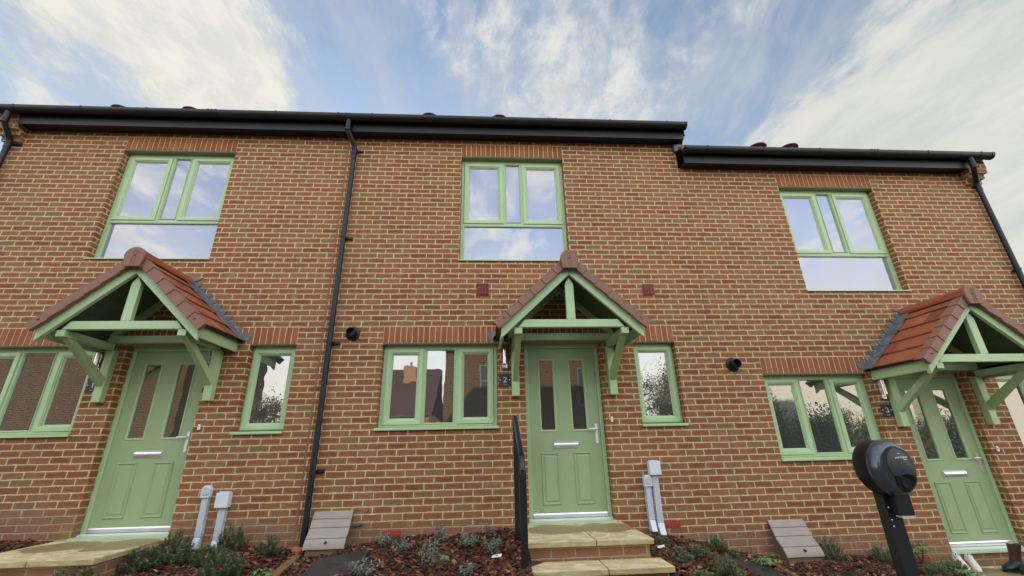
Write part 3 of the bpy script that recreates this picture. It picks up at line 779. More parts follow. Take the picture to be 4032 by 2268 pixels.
# ------------------------------------------------------------------ landings and steps
def slab_pair(t, xa, xb, ya, yb, z, mid, th=.048):
    for a, b in ((xa, mid-.004), (mid+.004, xb)):
        o = MB(); nx, ny = 10, 8
        o.box(a, b, yb, ya, z-th, z)
        ob = o.build('slab', 'sandstone', t, bevel=.007)
def steps(k, lab):
    dx = H[k][0]; z1 = {1: .066, 2: .066, 3: -.52}[k]
    xa, xb = .745+dx, 1.925+dx; xm = (xa+xb)/2+.05
    t = thing('stone_steps', (xm, 0, z1), lab, 'steps', 'sandstone steps at the front doors')
    slab_pair(t, xa, xb, -.002 if k == 3 else .05 if False else -.002, -1.02, z1, xm)
    MB().box(xa+.035, xb-.03, -.965, -.004, z1-.42, z1-.049).build('riser', 'brick', t)
    if k != 3:
        slab_pair(t, xa+.012, xb+.055, -.966, -1.305, z1-.165, xm+.02)
        MB().box(xa+.045, xb+.02, -1.255, -.9655, z1-.6, z1-.214).build('riser', 'brick', t)
        slab_pair(t, xa+.012, xb+.08, -1.256, -1.60, z1-.33, xm+.02)
    return t
steps(1, 'sandstone landing slabs with shrubs growing against the side, at door number 1')
steps(2, 'sandstone steps with brick risers leading up to door number 2')
steps(3, 'low sandstone landing with boots and canvas shoes, at door number 3')

# ------------------------------------------------------------------ handrail
t = thing('handrail', (.70, -.85, -.1), 'black metal handrail with two posts beside the middle steps', 'handrail')
hx = .703
MB().box(hx-.028, hx+.028, -.452, -.398, -.25, 1.17).build('post', 'black_metal', t, bevel=.004)
MB().box(hx-.031, hx+.031, -1.256, -1.200, -.6, .66).build('post', 'black_metal', t, bevel=.004)
MB().tube([(hx, -.33, 1.10), (hx, -.335, 1.17), (hx, -.36, 1.205), (hx, -.42, 1.195), (hx, -1.13, .805), (hx, -1.19, .765), (hx, -1.225, .715), (hx, -1.225, .63)], .028, 16).build('rail', 'black_metal', t, smooth=True)
MB().tube([(hx, -1.225, .625), (hx, -1.225, .690)], .036, 16).build('collar', 'black_metal', t, smooth=True)
MB().tube([(hx, -1.11, .818), (hx, -1.135, .803)], .032, 16).build('collar', 'black_metal', t, smooth=True)

# ------------------------------------------------------------------ charger
t = thing('charging_post', (2.90, -2.60, -.7), 'black car charging post with domed grey charger head in front of number 3', 'car charger')
MB().box(2.858, 2.950, -2.632, -2.562, -.75, .60).build('post', 'black_metal', t, bevel=.004)
MB().box(2.892, 2.992, -2.684, -2.6325, .428, .575).build('cable_box', 'black_metal', t, bevel=.004)
MB().box(2.904, 2.984, -2.680, -2.636, .418, .4275).build('cable_outlet', 'grey_duct', t)
q = MB()
for zc in (.47, .40, .365): q.lathe_y(2.876, zc, [(.003, -2.636), (.006, -2.6335), (.006, -2.6322)], 10)
q.build('bolt', 'chrome', t)
hcx, hcz = 2.875, .704; sx, sz = .91, 1.085
hd = MB().lathe_y(hcx, hcz, [(.10, -2.585), (.135, -2.592), (.149, -2.62), (.149, -2.70), (.146, -2.712)], 48, sx, sz).build('charger_back', 'charger_black', t, smooth=True)
pr = [(.146, -2.7125), (.151, -2.722), (.149, -2.742), (.141, -2.762), (.128, -2.782), (.118, -2.791), (.111, -2.792), (.104, -2.790), (.05, -2.802), (.004, -2.805)]
sh = MB().lathe_y(hcx, hcz, pr, 56, sx, sz).build('charger_head', 'charger_shell', t, smooth=True)
def dome_y(px, pz):
    r = math.hypot((px-hcx)/sx, (pz-hcz)/sz)
    return float(np.interp(r, [.004, .05, .104, .111, .118, .128, .141], [-2.805, -2.802, -2.790, -2.792, -2.791, -2.782, -2.762]))
def patch(poly, name, mat, par, off, thick=.002):
    mb = MB(); cx = sum(p[0] for p in poly)/len(poly); cz = sum(p[1] for p in poly)/len(poly); K = 6; n = len(poly); i0 = 0
    for s in range(K+1):
        for px, pz in poly:
            x, z = cx+(px-cx)*s/K, cz+(pz-cz)*s/K; mb.v.append((x, dome_y(x, z)-off, z))
    for s in range(K):
        for j in range(n): mb.f.append((s*n+j, s*n+(j+1) % n, (s+1)*n+(j+1) % n, (s+1)*n+j))
    base = (K)*n
    for px, pz in poly: mb.v.append((px, dome_y(px, pz)+.002, pz))
    for j in range(n): mb.f.append((base+j, base+(j+1) % n, base+n+(j+1) % n, base+n+j))
    return mb.build(name, mat, par, smooth=True)
pcx = hcx+.018
patch(arc(pcx, hcz+.012, .088, .102, 0, 180, 16)+[(pcx-.082, hcz-.02), (pcx-.070, hcz-.042), (pcx+.078, hcz-.042), (pcx+.086, hcz-.02)], 'label_panel', 'charger_panel', sh, .004)
patch([(pcx-.066, hcz-.043), (pcx-.062, hcz-.08)]+arc(pcx+.008, hcz-.085, .070, .056, 190, 350, 12)+[(pcx+.080, hcz-.08), (pcx+.078, hcz-.043)], 'socket_panel', 'charger_black', sh, .005)
MB().tube([(pcx+.006, -2.79, hcz-.078), (pcx+.004, -2.796, hcz-.082), (pcx+.004, -2.803, hcz-.082)], [.050, .048, .040], 30).build('socket_cap', 'charger_black', sh, smooth=True)
def text(body, x, y, z, size, mat, par, name):
    cu = bpy.data.curves.new(name, 'FONT'); cu.body = body; cu.size = size; cu.align_x = 'CENTER'; cu.extrude = .0006
    o = bpy.data.objects.new(name+'_tmp', cu); col.objects.link(o)
    bpy.context.view_layer.update()
    me = bpy.data.meshes.new_from_object(o.evaluated_get(bpy.context.evaluated_depsgraph_get()))
    bpy.data.objects.remove(o); L = wloc(par)
    ob = bpy.data.objects.new(name, me); col.objects.link(ob); ob.parent = par
    ob.location = Vector((x, y, z))-L; ob.rotation_euler = (R(90), 0, 0)
    me.materials.clear(); me.materials.append(M[mat]); return ob
text('pod POINT', pcx+.004, dome_y(pcx, hcz+.058)-.0075, hcz+.052, .0165, 'white_plastic', sh, 'lettering')
MB().box(pcx-.004, pcx+.008, dome_y(pcx, hcz+.08)-.0065, dome_y(pcx, hcz+.08)-.0035, hcz+.078, hcz+.082).box(pcx+.018, pcx+.040, dome_y(pcx+.03, hcz+.045)-.0075, dome_y(pcx+.03, hcz+.045)-.0045, hcz+.044, hcz+.0465).build('small_mark', 'white_plastic', sh)
MB().hexa([(2.792, -2.690, .615), (2.822, -2.690, .578), (2.826, -2.662, .585), (2.796, -2.662, .622), (2.787, -2.690, .611), (2.817, -2.690, .574), (2.821, -2.662, .581), (2.791, -2.662, .618)]).build('rating_sticker', 'grey_duct', hd)

# ------------------------------------------------------------------ ground sheets
def sheet(name, x0, x1, y0, y1, zf, mat, nx, ny, kind='structure', jit=0):
    mb = MB()
    for j in range(ny+1):
        for i in range(nx+1):
            X = x0+(x1-x0)*i/nx; Y = y0+(y1-y0)*j/ny; mb.v.append((X, Y, zf(X, Y)+(random.uniform(-jit, jit) if jit else 0)))
    for j in range(ny):
        for i in range(nx): a = j*(nx+1)+i; mb.f.append((a, a+1, a+nx+2, a+nx+1))
    return tag(mb.build(name, mat, recalc=False), kind=kind)
sheet('garden_bed', -9, 10.5, -1.62, .02, lambda X, Y: gz(X, Y)-.012, 'soil', 240, 26, jit=.006)
sheet('pavement', -40, 40, -4.2, -1.621, lambda X, Y: min(gz(X, -1.62)-.03, -.32)-.12*abs(Y+1.62)-.02, 'paving', 80, 8)
sheet('road', -60, 60, -60, -4.201, lambda X, Y: -.80, 'asphalt', 4, 4)
sheet('ground', -400, 400, -400, 400, lambda X, Y: -1.15, 'soil', 4, 4)

# bark chips
def chips(n):
    V = np.zeros((n*8, 3)); F = []; k = 0
    slabs = [(H[q][0]+.745, H[q][0]+2.0) for q in (1, 2, 3)]
    while k < n:
        X = rng.uniform(-7.5, 8.3); Y = -abs(rng.uniform(0, 1.6))
        if any(a < X < b and Y > -1.6 for a, b in slabs): continue
        if -1.315 < X < -.795 and -1.005 < Y < -.35 and rng.random() < .985: continue
        if 2.86 < X < 3.34 and -1.02 < Y < -.30 and rng.random() < .93: continue
        L = rng.uniform(.016, .058)*(1.3 if rng.random() < .1 else 1); Wd = L*rng.uniform(.28, .7); T = rng.uniform(.003, .009)
        a = rng.uniform(0, 6.28); tx, ty = rng.normal(0, .33, 2)
        ca, sa_ = math.cos(a), math.sin(a)
        ax = np.array([ca, sa_, tx]); ay = np.array([-sa_, ca, ty]); az = np.array([-tx, -ty, 1.])
        c = np.array([X, Y, gz(X, Y)+rng.uniform(-.004, .016)+(.014*math.sin(X*5.1+Y*3)*math.sin(Y*7+X))])
        tp = rng.uniform(.45, 1)
        pts = [(-1,-1,-1),(1,-tp,-1),(1,tp,-1),(-1,1,-1),(-1,-1,1),(1,-tp,1),(1,tp,1),(-1,1,1)]
        for q, (i, j, l) in enumerate(pts): V[k*8+q] = c+ax*(i*L/2)+ay*(j*Wd/2)+az*(l*T/2)+rng.normal(0, .0014, 3)
        o = k*8; F += [(o,o+3,o+2,o+1),(o+4,o+5,o+6,o+7),(o,o+1,o+5,o+4),(o+1,o+2,o+6,o+5),(o+2,o+3,o+7,o+6),(o+3,o,o+4,o+7)]
        k += 1
    me = bpy.data.meshes.new('bark_mulch'); me.from_pydata(V.tolist(), [], F); me.materials.append(M['bark'])
    o = bpy.data.objects.new('bark_mulch', me); col.objects.link(o)
    tag(o, 'reddish brown bark chip mulch covering the flower beds', 'mulch', kind='stuff')
chips(30000)

# ------------------------------------------------------------------ small things on the beds
def on_ground(mb_pts): pass
o = MB().hexa([(-1.60, -1.62, gz(-1.6, -1.62)-.06), (-1.51, -1.62, gz(-1.6, -1.62)-.06), (-1.56, -.15, gz(-1.6, -.15)-.06), (-1.65, -.15, gz(-1.6, -.15)-.06), (-1.60, -1.62, gz(-1.6, -1.62)+.035), (-1.51, -1.62, gz(-1.6, -1.62)+.035), (-1.56, -.15, gz(-1.6, -.15)+.022), (-1.65, -.15, gz(-1.6, -.15)+.022)]).build('timber_edging', 'timber', bevel=.006)
tag(o, 'narrow timber edging board running out from the foot of the black downpipe', 'timber edging', 'timber boards between the gardens')
o = MB().hexa([(3.37, -1.62, -.60), (3.66, -1.62, -.64), (3.66, -.02, -.46), (3.40, -.02, -.42), (3.37, -1.62, -.425), (3.66, -1.62, -.545), (3.64, -.02, -.375), (3.42, -.02, -.300)]).build('timber_edging', 'timber', bevel=.008)
tag(o, 'wide sloping timber edging board beside the meter box of number 3', 'timber edging', 'timber boards between the gardens')
def cover(x0, x1, y0, y1, lab, lift=.022):
    z = lambda X, Y: gz(X, Y)+lift
    mb = MB().hexa([(x0, y0, z(x0, y0)-.03), (x1, y0, z(x1, y0)-.03), (x1, y1, z(x1, y1)-.03), (x0, y1, z(x0, y1)-.03), (x0, y0, z(x0, y0)), (x1, y0, z(x1, y0)), (x1, y1, z(x1, y1)), (x0, y1, z(x0, y1))])
    t = thing('drain_cover', ((x0+x1)/2, (y0+y1)/2, z((x0+x1)/2, (y0+y1)/2)), lab, 'drain cover', 'black drain covers in the beds')
    mb.build('plate', 'checker_plate', t, bevel=.003)
    cx, cy = (x0+x1)/2, (y0+y1)/2
    MB().hexa([(cx-.06, cy-.035, z(cx-.06, cy-.035)-.004), (cx+.06, cy-.035, z(cx+.06, cy-.035)-.004), (cx+.06, cy+.035, z(cx+.06, cy+.035)-.004), (cx-.06, cy+.035, z(cx-.06, cy+.035)-.004), (cx-.05, cy-.03, z(cx, cy-.03)+.003), (cx+.05, cy-.03, z(cx, cy-.03)+.003), (cx+.05, cy+.03, z(cx, cy+.03)+.003), (cx-.05, cy+.03, z(cx, cy+.03)+.003)]).build('lifting_handle', 'charger_black', t)
    s = MB()
    for a in (x0+.03, x1-.03):
        for b in (y0+.03, y1-.03): s.tube([(a, b, z(a, b)-.002), (a, b, z(a, b)+.004)], .009, 10)
    s.build('bolt', 'chrome', t)
cover(-1.31, -.80, -1.005, -.36, 'large black chequered drain cover in the bed below the left meter box')
cover(2.87, 3.33, -1.02, -.32, 'black drain cover half buried in mulch left of the right meter box', .010)
cover(3.84, 4.24, -1.0, -.50, 'black drain cover in front of the meter box of number 3', .014)
def scrap(x, y, lab, s):
    z = gz(x, y)+.025
    tag(MB().hexa([(x-.05*s, y-.012, z-.02), (x+.04*s, y-.03, z-.012), (x+.05*s, y+.012, z-.002), (x-.04*s, y+.02, z-.014), (x-.05*s, y-.012, z-.014), (x+.04*s, y-.028, z), (x+.05*s, y+.012, z+.010), (x-.035*s, y+.022, z-.004)]).build('scrap', 'white_paint', bevel=.002), lab, 'litter')
scrap(.47, -.87, 'white scrap of plastic lying in the mulch left of the handrail', 1.0); scrap(2.20, -.42, 'small white scrap on the mulch below the grey ducts', .8)

# ------------------------------------------------------------------ planting
def leaf(mb, base, d, L, wd, up=Vector((0, 0, 1)), bend=.25):
    d = d.normalized(); s = d.cross(up)
    if s.length < .05: s = Vector((1, 0, 0))
    s.normalize(); n = s.cross(d)
    p0 = base; p1 = base+d*L*.5+n*L*.06; p2 = base+d*L-n*L*bend*.5-Vector((0, 0, L*bend*.4))
    i = len(mb.v); mb.v += [tuple(p0), tuple(p1+s*wd/2), tuple(p2), tuple(p1-s*wd/2)]
    mb.f += [(i, i+1, i+3), (i+1, i+2, i+3)]
def rv(a=1.0): return Vector((random.gauss(0, a), random.gauss(0, a), random.gauss(0, a)))
def plant(x, y, r, h, kind, lab, grp, seed=0, name='shrub'):
    random.seed(seed*31+5); z = gz(x, y)-.008
    t = thing(name, (x, y, z), lab, 'shrub' if name == 'shrub' else 'plant', grp)
    lv, st = MB(), MB(); B = Vector((x, y, z))
    if kind == 'sage':
        for i in range(random.randint(11, 15)):
            a = random.uniform(0, 6.28); ln = random.uniform(.25, 1); tip = B+Vector((math.cos(a)*r*ln, math.sin(a)*r*ln, h*random.uniform(.55, 1)*(1.1-.45*ln)))
            mid = (B+tip)/2+rv(.012)+Vector((0, 0, h*.12)); st.tube([B+rv(.006), mid, tip], [.003, .0026, .0015], 5)
            for k in range(13):
                f = .2+.8*k/12; p = (B*(1-f)**2+mid*2*f*(1-f)+tip*f*f); aa = k*2.4+i
                leaf(lv, p, Vector((math.cos(aa), math.sin(aa), .55+.9*(f > .85)))+(tip-B)*1.2, random.uniform(.034, .062)*(r/.13), random.uniform(.012, .018), bend=.5)
    elif kind in ('dome', 'dark'):
        n = int((62 if kind == 'dark' else 85)*(r/.15)**1.3)
        for i in range(n):
            a = random.uniform(0, 6.28); e = math.acos(random.uniform(.05, 1)); rr_ = random.uniform(.55, 1.08)
            tip = B+Vector((math.cos(a)*math.sin(e)*r*rr_, math.sin(a)*math.sin(e)*r*rr_, math.cos(e)*h*rr_))
            st.tube([B+(tip-B)*.12+rv(.008), tip], [.003, .0015], 4)
            dr = (tip-B).normalized(); dr = (dr*.5+Vector((0, 0, .9))+rv(.18)).normalized(); sp_ = dr*random.uniform(.05, .085)*(.85 if kind == 'dark' else .5)
            nl = 26 if kind == 'dark' else 24
            for k in range(nl):
                f = k/nl; p = tip+sp_*(f-.35); aa = k*2.39
                leaf(lv, p, Vector((math.cos(aa), math.sin(aa), .5+.8*f))+rv(.15), random.uniform(.018, .032)*(1.15 if kind == 'dark' else .8), random.uniform(.008, .012), bend=.2)
    else:   # broad-leaved weed
        for i in range(18):
            a = i*2.4+random.uniform(-.3, .3); ln = random.uniform(.3, 1); tip = B+Vector((math.cos(a)*r*ln, math.sin(a)*r*ln, h*random.uniform(.45, 1)))
            st.tube([B, (B+tip)/2+Vector((0, 0, h*.2)), tip], [.003, .0025, .0015], 5)
            for k in range(5):
                aa = a+(k-2)*.55; leaf(lv, tip-Vector((math.cos(a), math.sin(a), 0))*.012*k, Vector((math.cos(aa), math.sin(aa), .15)), random.uniform(.04, .065), random.uniform(.020, .032), bend=.5)
    lv.build('leaves', {'sage': 'leaf_sage', 'dome': 'leaf_hebe', 'dark': 'leaf_dark', 'weed': 'leaf_lime'}[kind], t, recalc=False)
    st.build('stems', 'stem', t, recalc=False)
    return t
SG = 'young grey sage plants in the middle bed'; DK = 'dark green shrubs beside the left landing'; HB = 'low rounded green shrubs right of the steps'
sages = [(-.70, -.27, .12, .15, 'silvery sage plant below the left red air brick'), (-.48, -.50, .13, .13, 'silvery sage plant right of the drain cover corner, second from the left'),
         (-.10, -.30, .14, .22, 'tall wispy grey sage plant against the wall between the two air bricks'), (.20, -.48, .14, .16, 'drooping grey sage plant left of the right air brick'),
         (.42, -.20, .10, .15, 'small grey sage plant in front of the right air brick'), (-.13, -1.02, .13, .27, 'upright grey sage plant alone in the middle of the front mulch'),
         (.43, -.78, .12, .19, 'grey sage plant behind the white plastic scrap'), (-.67, -1.10, .15, .17, 'pale sage plant at the near corner of the chequered drain cover'),
         (.22, -1.24, .09, .12, 'small sage plant at the bottom edge near the handrail'), (-1.12, -1.16, .08, .08, 'tiny sage plant in front of the chequered drain cover')]
for i, (x, y, r, h, l) in enumerate(sages): plant(x, y, r, h, 'sage', l, SG, i+1)
darks = [(-2.82, -.22, 0.156, 0.200, 'dark shrub against the landing, left of the rounded cable duct'), (-2.60, -.50, 0.166, 0.160, 'dark shrub in front of the two cable ducts of number 1'), (-2.32, -.50, 0.156, 0.152, 'dark shrub right of the square duct foot, nearest the lens in the middle row'),
         (-2.30, -.15, 0.156, 0.240, 'tallest dark shrub against the wall right of the square cable duct'), (-1.98, -.84, 0.193, 0.192, 'big dark bushy shrub at the bottom edge left of the timber board'), (-1.86, -.25, 0.120, 0.176, 'dark shrub near the orange clay collar of the downpipe'),
         (-2.85, -.62, 0.156, 0.176, 'dark shrub at the front corner of the left landing'), (-3.05, -1.12, 0.184, 0.160, 'dark shrub spilling over the step at the bottom left')]
for i, (x, y, r, h, l) in enumerate(darks): plant(x, y, r, h, 'dark', l, DK, i+30)
domes = [(2.27, -.25, 0.075, 0.070, 'tiny green shrub under the feet of the grey ducts'), (2.24, -.83, 0.120, 0.117, 'rounded green shrub closest to the right side of the steps'), (2.50, -.66, 0.100, 0.101, 'smaller rounded green shrub second from the steps'),
         (2.90, -.22, 0.130, 0.148, 'rounded green shrub against the wall at the left of the buried drain cover'), (2.52, -1.12, 0.140, 0.133, 'rounded green shrub at the bottom edge below the others'), (3.02, -.30, 0.060, 0.070, 'little green sprig beside the shrub by the wall'), (2.25, -1.22, 0.080, 0.062, 'small green tuft at the very bottom edge right of the steps')]
for i, (x, y, r, h, l) in enumerate(domes): plant(x, y, r, h, 'dome', l, HB, i+60)
plant(4.22, -.18, .15, .24, 'dome', 'bushy green plant right of the meter box of number 3', None, 80)
plant(3.30, -.42, .16, .10, 'weed', 'leafy pale green weed left of the right meter box', None, 81, 'weed')
plant(-1.70, -.80, .12, .09, 'weed', 'bright lime green weed beside the timber board', None, 82, 'weed')
plant(-.03, -.78, .035, .04, 'weed', 'tiny bright green seedling alone on the bark mulch', None, 83, 'weed')
plant(-3.02, -1.42, .13, .10, 'weed', 'light green weed at the bottom left corner by the landing', None, 84, 'weed')
plant(5.32, -.10, .13, .20, 'weed', 'straggly green plant at the air brick of number 3', None, 85)
plant(5.50, -.26, .16, .12, 'dome', 'sprawling green plant beside the canvas shoes', None, 86)
plant(5.42, -.52, .16, .11, 'weed', 'pale leafy plant at the edge of the number 3 landing', None, 87, 'weed')
plant(4.86, -.12, .13, .18, 'dome', 'green plant half hidden behind the charging post', None, 88)
plant(5.10, -.48, .12, .12, 'dome', 'low green tuft right of the charging post foot', None, 89)

# ------------------------------------------------------------------ shoes and boots at number 3
ZS = -.52
def shoe(x, y, rot, lab):
    t = thing('canvas_shoe', (x, y, ZS+.062), lab, 'shoe', 'pair of pale canvas shoes'); t.rotation_euler = (-.55, 0, rot); t.scale = (.82, .82, .82)
    secs = [(-.13, .030, .052), (-.11, .036, .066), (-.06, .036, .068), (-.01, .038, .056), (.05, .044, .046), (.10, .044, .036), (.135, .030, .026), (.147, .012, .018)]
    def loft(sc_, name, mat, zo):
        mb = MB(); n = 14
        for yy, w, h in sc_:
            for j in range(n):
                th = 2*math.pi*j/n; zz = math.sin(th); mb.v.append((w*math.cos(th)*(1 if zz < 0 else .92), yy, zo+h*.5+h*.5*zz if zz > 0 else zo+h*.5+h*.5*zz*.9))
        for k in range(len(sc_)-1):
            for j in range(n): mb.f.append((k*n+j, k*n+(j+1) % n, (k+1)*n+(j+1) % n, (k+1)*n+j))
        mb.f += [tuple(range(n)), tuple((len(sc_)-1)*n+j for j in range(n))]
        me_par = t; L = wloc(t); mb.v = [(a+L.x, b+L.y, c+L.z) for a, b, c in mb.v]
        return mb.build(name, mat, t, smooth=True)
    loft(secs, 'upper', 'canvas', .012)
    loft([(a*1.02, w*1.06, .022) for a, w, h in secs], 'sole', 'white_plastic', 0)
    op = MB(); L = wloc(t)
    n = 16
    for s_, zz in ((1, .080), (.72, .076)):
        for j in range(n): th = 2*math.pi*j/n; op.v.append((L.x+.030*s_*math.cos(th), L.y-.065+.052*s_*math.sin(th), L.z+zz-(.012 if math.sin(th) > .2 else 0)))
    op.f = [(j, (j+1) % n, n+(j+1) % n, n+j) for j in range(n)]; op.build('collar', 'white_plastic', t, smooth=True)
    MB().lathe_y(0, 0, [(.02, 0), (.02, .01)], 6).build('x', 'slate') if False else None
    dk = MB(); dk.v = [(L.x+.024*math.cos(2*math.pi*j/n), L.y-.065+.042*math.sin(2*math.pi*j/n), L.z+.079-(.010 if math.sin(2*math.pi*j/n) > .2 else 0)) for j in range(n)]; dk.f = [tuple(range(n))]; dk.build('opening', 'slate', t)
shoe(5.74, -.14, R(160), 'cream canvas shoe on the left, toe towards the road, below door number 3')
shoe(5.85, -.17, R(154), 'cream canvas shoe on the right of its pair, below door number 3')
def boot(x, y, rot, lab, lean):
    t = thing('boot', (x, y, ZS), lab, 'boot', 'pair of brown boots with black soles'); L = wloc(t)
    t.rotation_euler = (0, 0, rot)
    def at(pts): return [(a+L.x, b+L.y, c+L.z) for a, b, c in pts]
    sh_ = MB(); n = 18
    secs = [(0, .0, .085, .050, .060), (-.004*lean, .0, .14, .046, .055), (-.012*lean, .002, .20, .050, .058), (-.02*lean, .004, .265, .056, .064), (-.022*lean, .004, .268, .050, .058), (-.015*lean, .004, .20, .042, .050)]
    for ox, oy, zz, a, b in secs:
        for j in range(n): th = 2*math.pi*j/n; sh_.v.append((ox+a*math.cos(th), oy+b*math.sin(th), zz+.006*math.sin(3*th)))
    for k in range(len(secs)-1):
        for j in range(n): sh_.f.append((k*n+j, k*n+(j+1) % n, (k+1)*n+(j+1) % n, (k+1)*n+j))
    sh_.v = at(sh_.v); sh_.build('shaft', 'brown_boot', t, smooth=True)
    ft = MB(); secs = [(-.075, .036, .080), (-.05, .046, .105), (0, .050, .115), (.05, .048, .100), (.10, .052, .075), (.15, .052, .060), (.185, .040, .048), (.202, .018, .034)]
    for yy, w, h in secs:
        for j in range(14): th = 2*math.pi*j/14; ft.v.append((w*math.cos(th), yy, .018+h*.5+h*.5*math.sin(th)))
    for k in range(len(secs)-1):
        for j in range(14): ft.f.append((k*14+j, k*14+(j+1) % 14, (k+1)*14+(j+1) % 14, (k+1)*14+j))
    ft.f += [tuple(range(14)), tuple((len(secs)-1)*14+j for j in range(14))]
    ft.v = at(ft.v); ft.build('foot', 'rubber', t, smooth=True)
    pl = [(w*1.1, yy) for yy, w, h in secs]+[(-w*1.1, yy) for yy, w, h in secs[::-1]]
    so = MB().prism_z(pl, 0, .022); so.v = at(so.v); so.build('sole', 'rubber', t)
boot(6.30, -.24, R(100), 'brown boot standing nearest the door sill of number 3', 2); boot(6.36, -.40, R(88), 'brown boot in front of its pair at the right edge', 1)

# ------------------------------------------------------------------ what stands across the road (seen only in the window glass)
def far_house(name_lab, x0, x1, y, h, mat, pitch=40, dep=7, ridge='x', wins=(), chimney=None, gable=False):
    t = thing('brick_house' if 'brick' in mat else 'rendered_house', ((x0+x1)/2, y, -1), name_lab, 'house', 'houses across the road')
    w = MB().box(x0, x1, y-dep, y, -1.1, h)
    if gable: w.prism_y([(x0, h+.001), (x1, h+.001), ((x0+x1)/2, h+(x1-x0)/2*math.tan(R(pitch)))], y-dep, y)
    w.build('wall', mat, t)
    tp = math.tan(R(pitch)); rm = MB()
    if gable:
        xm = (x0+x1)/2; hz = h+(x1-x0)/2*tp
        for a, s in ((x0-.25, -1), (x1+.25, 1)):
            za = h-.25*tp; rm.prism_y([(a, za+.03), (xm, hz+.03), (xm, hz+.14), (a, za+.14)], y-dep-.1, y+.12)
    else:
        for s in (0, 1):
            pr = [(y+.25, h-.05), (y-dep/2, h-.05+(dep/2+.25)*tp), (y-dep/2, h+.07+(dep/2+.25)*tp), (y+.25, h+.07)]
            if s: pr = [(2*y-dep-a, b) for a, b in pr]
            rm.prism_x(pr, x0-.15, x1+.15)
        MB().box(x0-.1, x1+.1, y+.19, y+.30, h-.12, h-.051).build('gutter', 'black_plastic', t)
    rf = rm.build('roof', 'far_roof', t)
    for (a, b, c, d) in wins:
        f = MB().ring(a, b, c, d, [(0, y-.01), (0, y+.02), (.07, y+.02), (.07, y+.005)]).box((a+b)/2-.03, (a+b)/2+.03, y+.006, y+.02, c+.071, d-.071)
        f.box(a+.071, (a+b)/2-.031, y+.008, y+.021, (c+d)/2-.04, (c+d)/2+.04).box((a+b)/2+.031, b-.071, y+.008, y+.021, (c+d)/2-.04, (c+d)/2+.04)
        f = f.build('window', 'far_frame', t); MB().box(a+.06, b-.06, y+.003, y+.0049, c+.06, d-.06).build('pane', 'slate', f)
    if chimney:
        cx, cy, cw, z0, z1 = chimney; ch = MB().box(cx-cw/2, cx+cw/2, cy-cw/2, cy+cw/2, z0, z1).build('chimney', 'far_brick', rf)
        MB().tube([(cx, cy, z1), (cx, cy, z1+.4)], .12, 14).build('chimney_pot', 'clay', ch)
    return t
simple('far_roof', (.085, .034, .026), .8, var=.3, scale=3); simple('far_frame', (.10, .14, .12), .5); simple('far_brick', (.42, .22, .11), .85)
far_house('brick house across the road reflected in the middle ground floor window', -1.45, 6.0, -14, 5.3, 'shaded_brick', wins=((.12, 1.15, 3.1, 4.6), (4.6, 5.6, 2.7, 4.4)))
far_house('low brick house with chimney reflected at the left of the middle window', -12.5, -3.2, -24, 3.2, 'brick', pitch=38, dep=9, chimney=(-5.2, -27.4, .95, 5, 6.95))
far_house('long shaded brick house reflected in the left ground floor window', -27, -13.0, -14.5, 6.2, 'shaded_brick', wins=((-18.6, -17.3, .2, 2.2), (-21.4, -20.2, .2, 2.2)))
far_house('pale rendered gable house reflected in the right windows', 14.0, 21.5, -15, 3.4, 'cream_render', pitch=33, gable=True)
far_house('pale rendered house reflected in the glass of door number 3', 22.5, 30, -15, 4.6, 'cream_render', pitch=33, gable=True)
MB().tube([(-1.35, -13.9, -1), (-1.35, -13.9, 5.1)], .05, 10).build('x', 'slate') if False else None

def tree(x, y, h, r, lab, mat='leaf_tree', dens=1.0, bare=False, cat='tree', base=.3):
    random.seed(int(x*13+y*7)); t = thing('tree', (x, y, -.9), lab, cat, 'trees across the road')
    tr, lv = MB(), MB(); B = Vector((x, y, -.9)); T = B+Vector((0, 0, h*.75))
    tr.tube([B, B+Vector((.05, 0, h*.35)), T], [.16*h/7, .11*h/7, .04], 10)
    for i in range(int(46*dens)):
        f = random.uniform(base, .95); p = B+(T-B)*f; a = random.uniform(0, 6.28); ln = r*(1.15-f*.7)*random.uniform(.6, 1.1)
        q = p+Vector((math.cos(a)*ln, math.sin(a)*ln, ln*random.uniform(.25, .75))); m_ = (p+q)/2+rv(.12); tr.tube([p, m_, q], [.035, .022, .008], 5)
        for k in range(4):
            s_ = m_+(q-m_)*random.random(); e_ = s_+rv(.35)+Vector((0, 0, .2)); tr.tube([s_, e_], [.012, .004], 4)
            for _ in range(int((9 if bare else 42)*dens)):
                leaf(lv, s_+(e_-s_)*random.random()+rv(.22), rv(1)+Vector((0, 0, .3)), random.uniform(.09, .17), random.uniform(.05, .09))
    tr.build('trunk', 'bark_trunk', t, recalc=False); lv.build('crown', mat, t, recalc=False)
tree(-9.8, -15.5, 5.2, 1.9, 'leafy tree reflected in the narrow window of number 1')
tree(8.3, -17, 7.4, 2.2, 'half bare tree reflected in the narrow window of number 2', bare=True)
tree(10.6, -17.5, 5.6, 2.0, 'autumn tree beside the half bare tree', dens=.9)
tree(12.9, -14.2, 4.6, 1.5, 'dark evergreen reflected in the left light of the number 3 window', 'leaf_conifer', 1.3, base=.05)
tree(15.4, -13.6, 3.5, 1.6, 'dark evergreen bush reflected in the middle of the number 3 window', 'leaf_conifer', 1.3, base=.02)
tree(18.2, -13.6, 3.2, 1.6, 'dark evergreen bush reflected at the right of the number 3 window', 'leaf_conifer', 1.2, base=.02)
tree(21.6, -13.8, 3.0, 1.5, 'evergreen bush reflected in the glass of door number 3', 'leaf_conifer', 1.1, base=.02)
tree(12.0, -19.5, 8.0, 2.6, 'tall autumn tree behind the evergreens', dens=1.2)

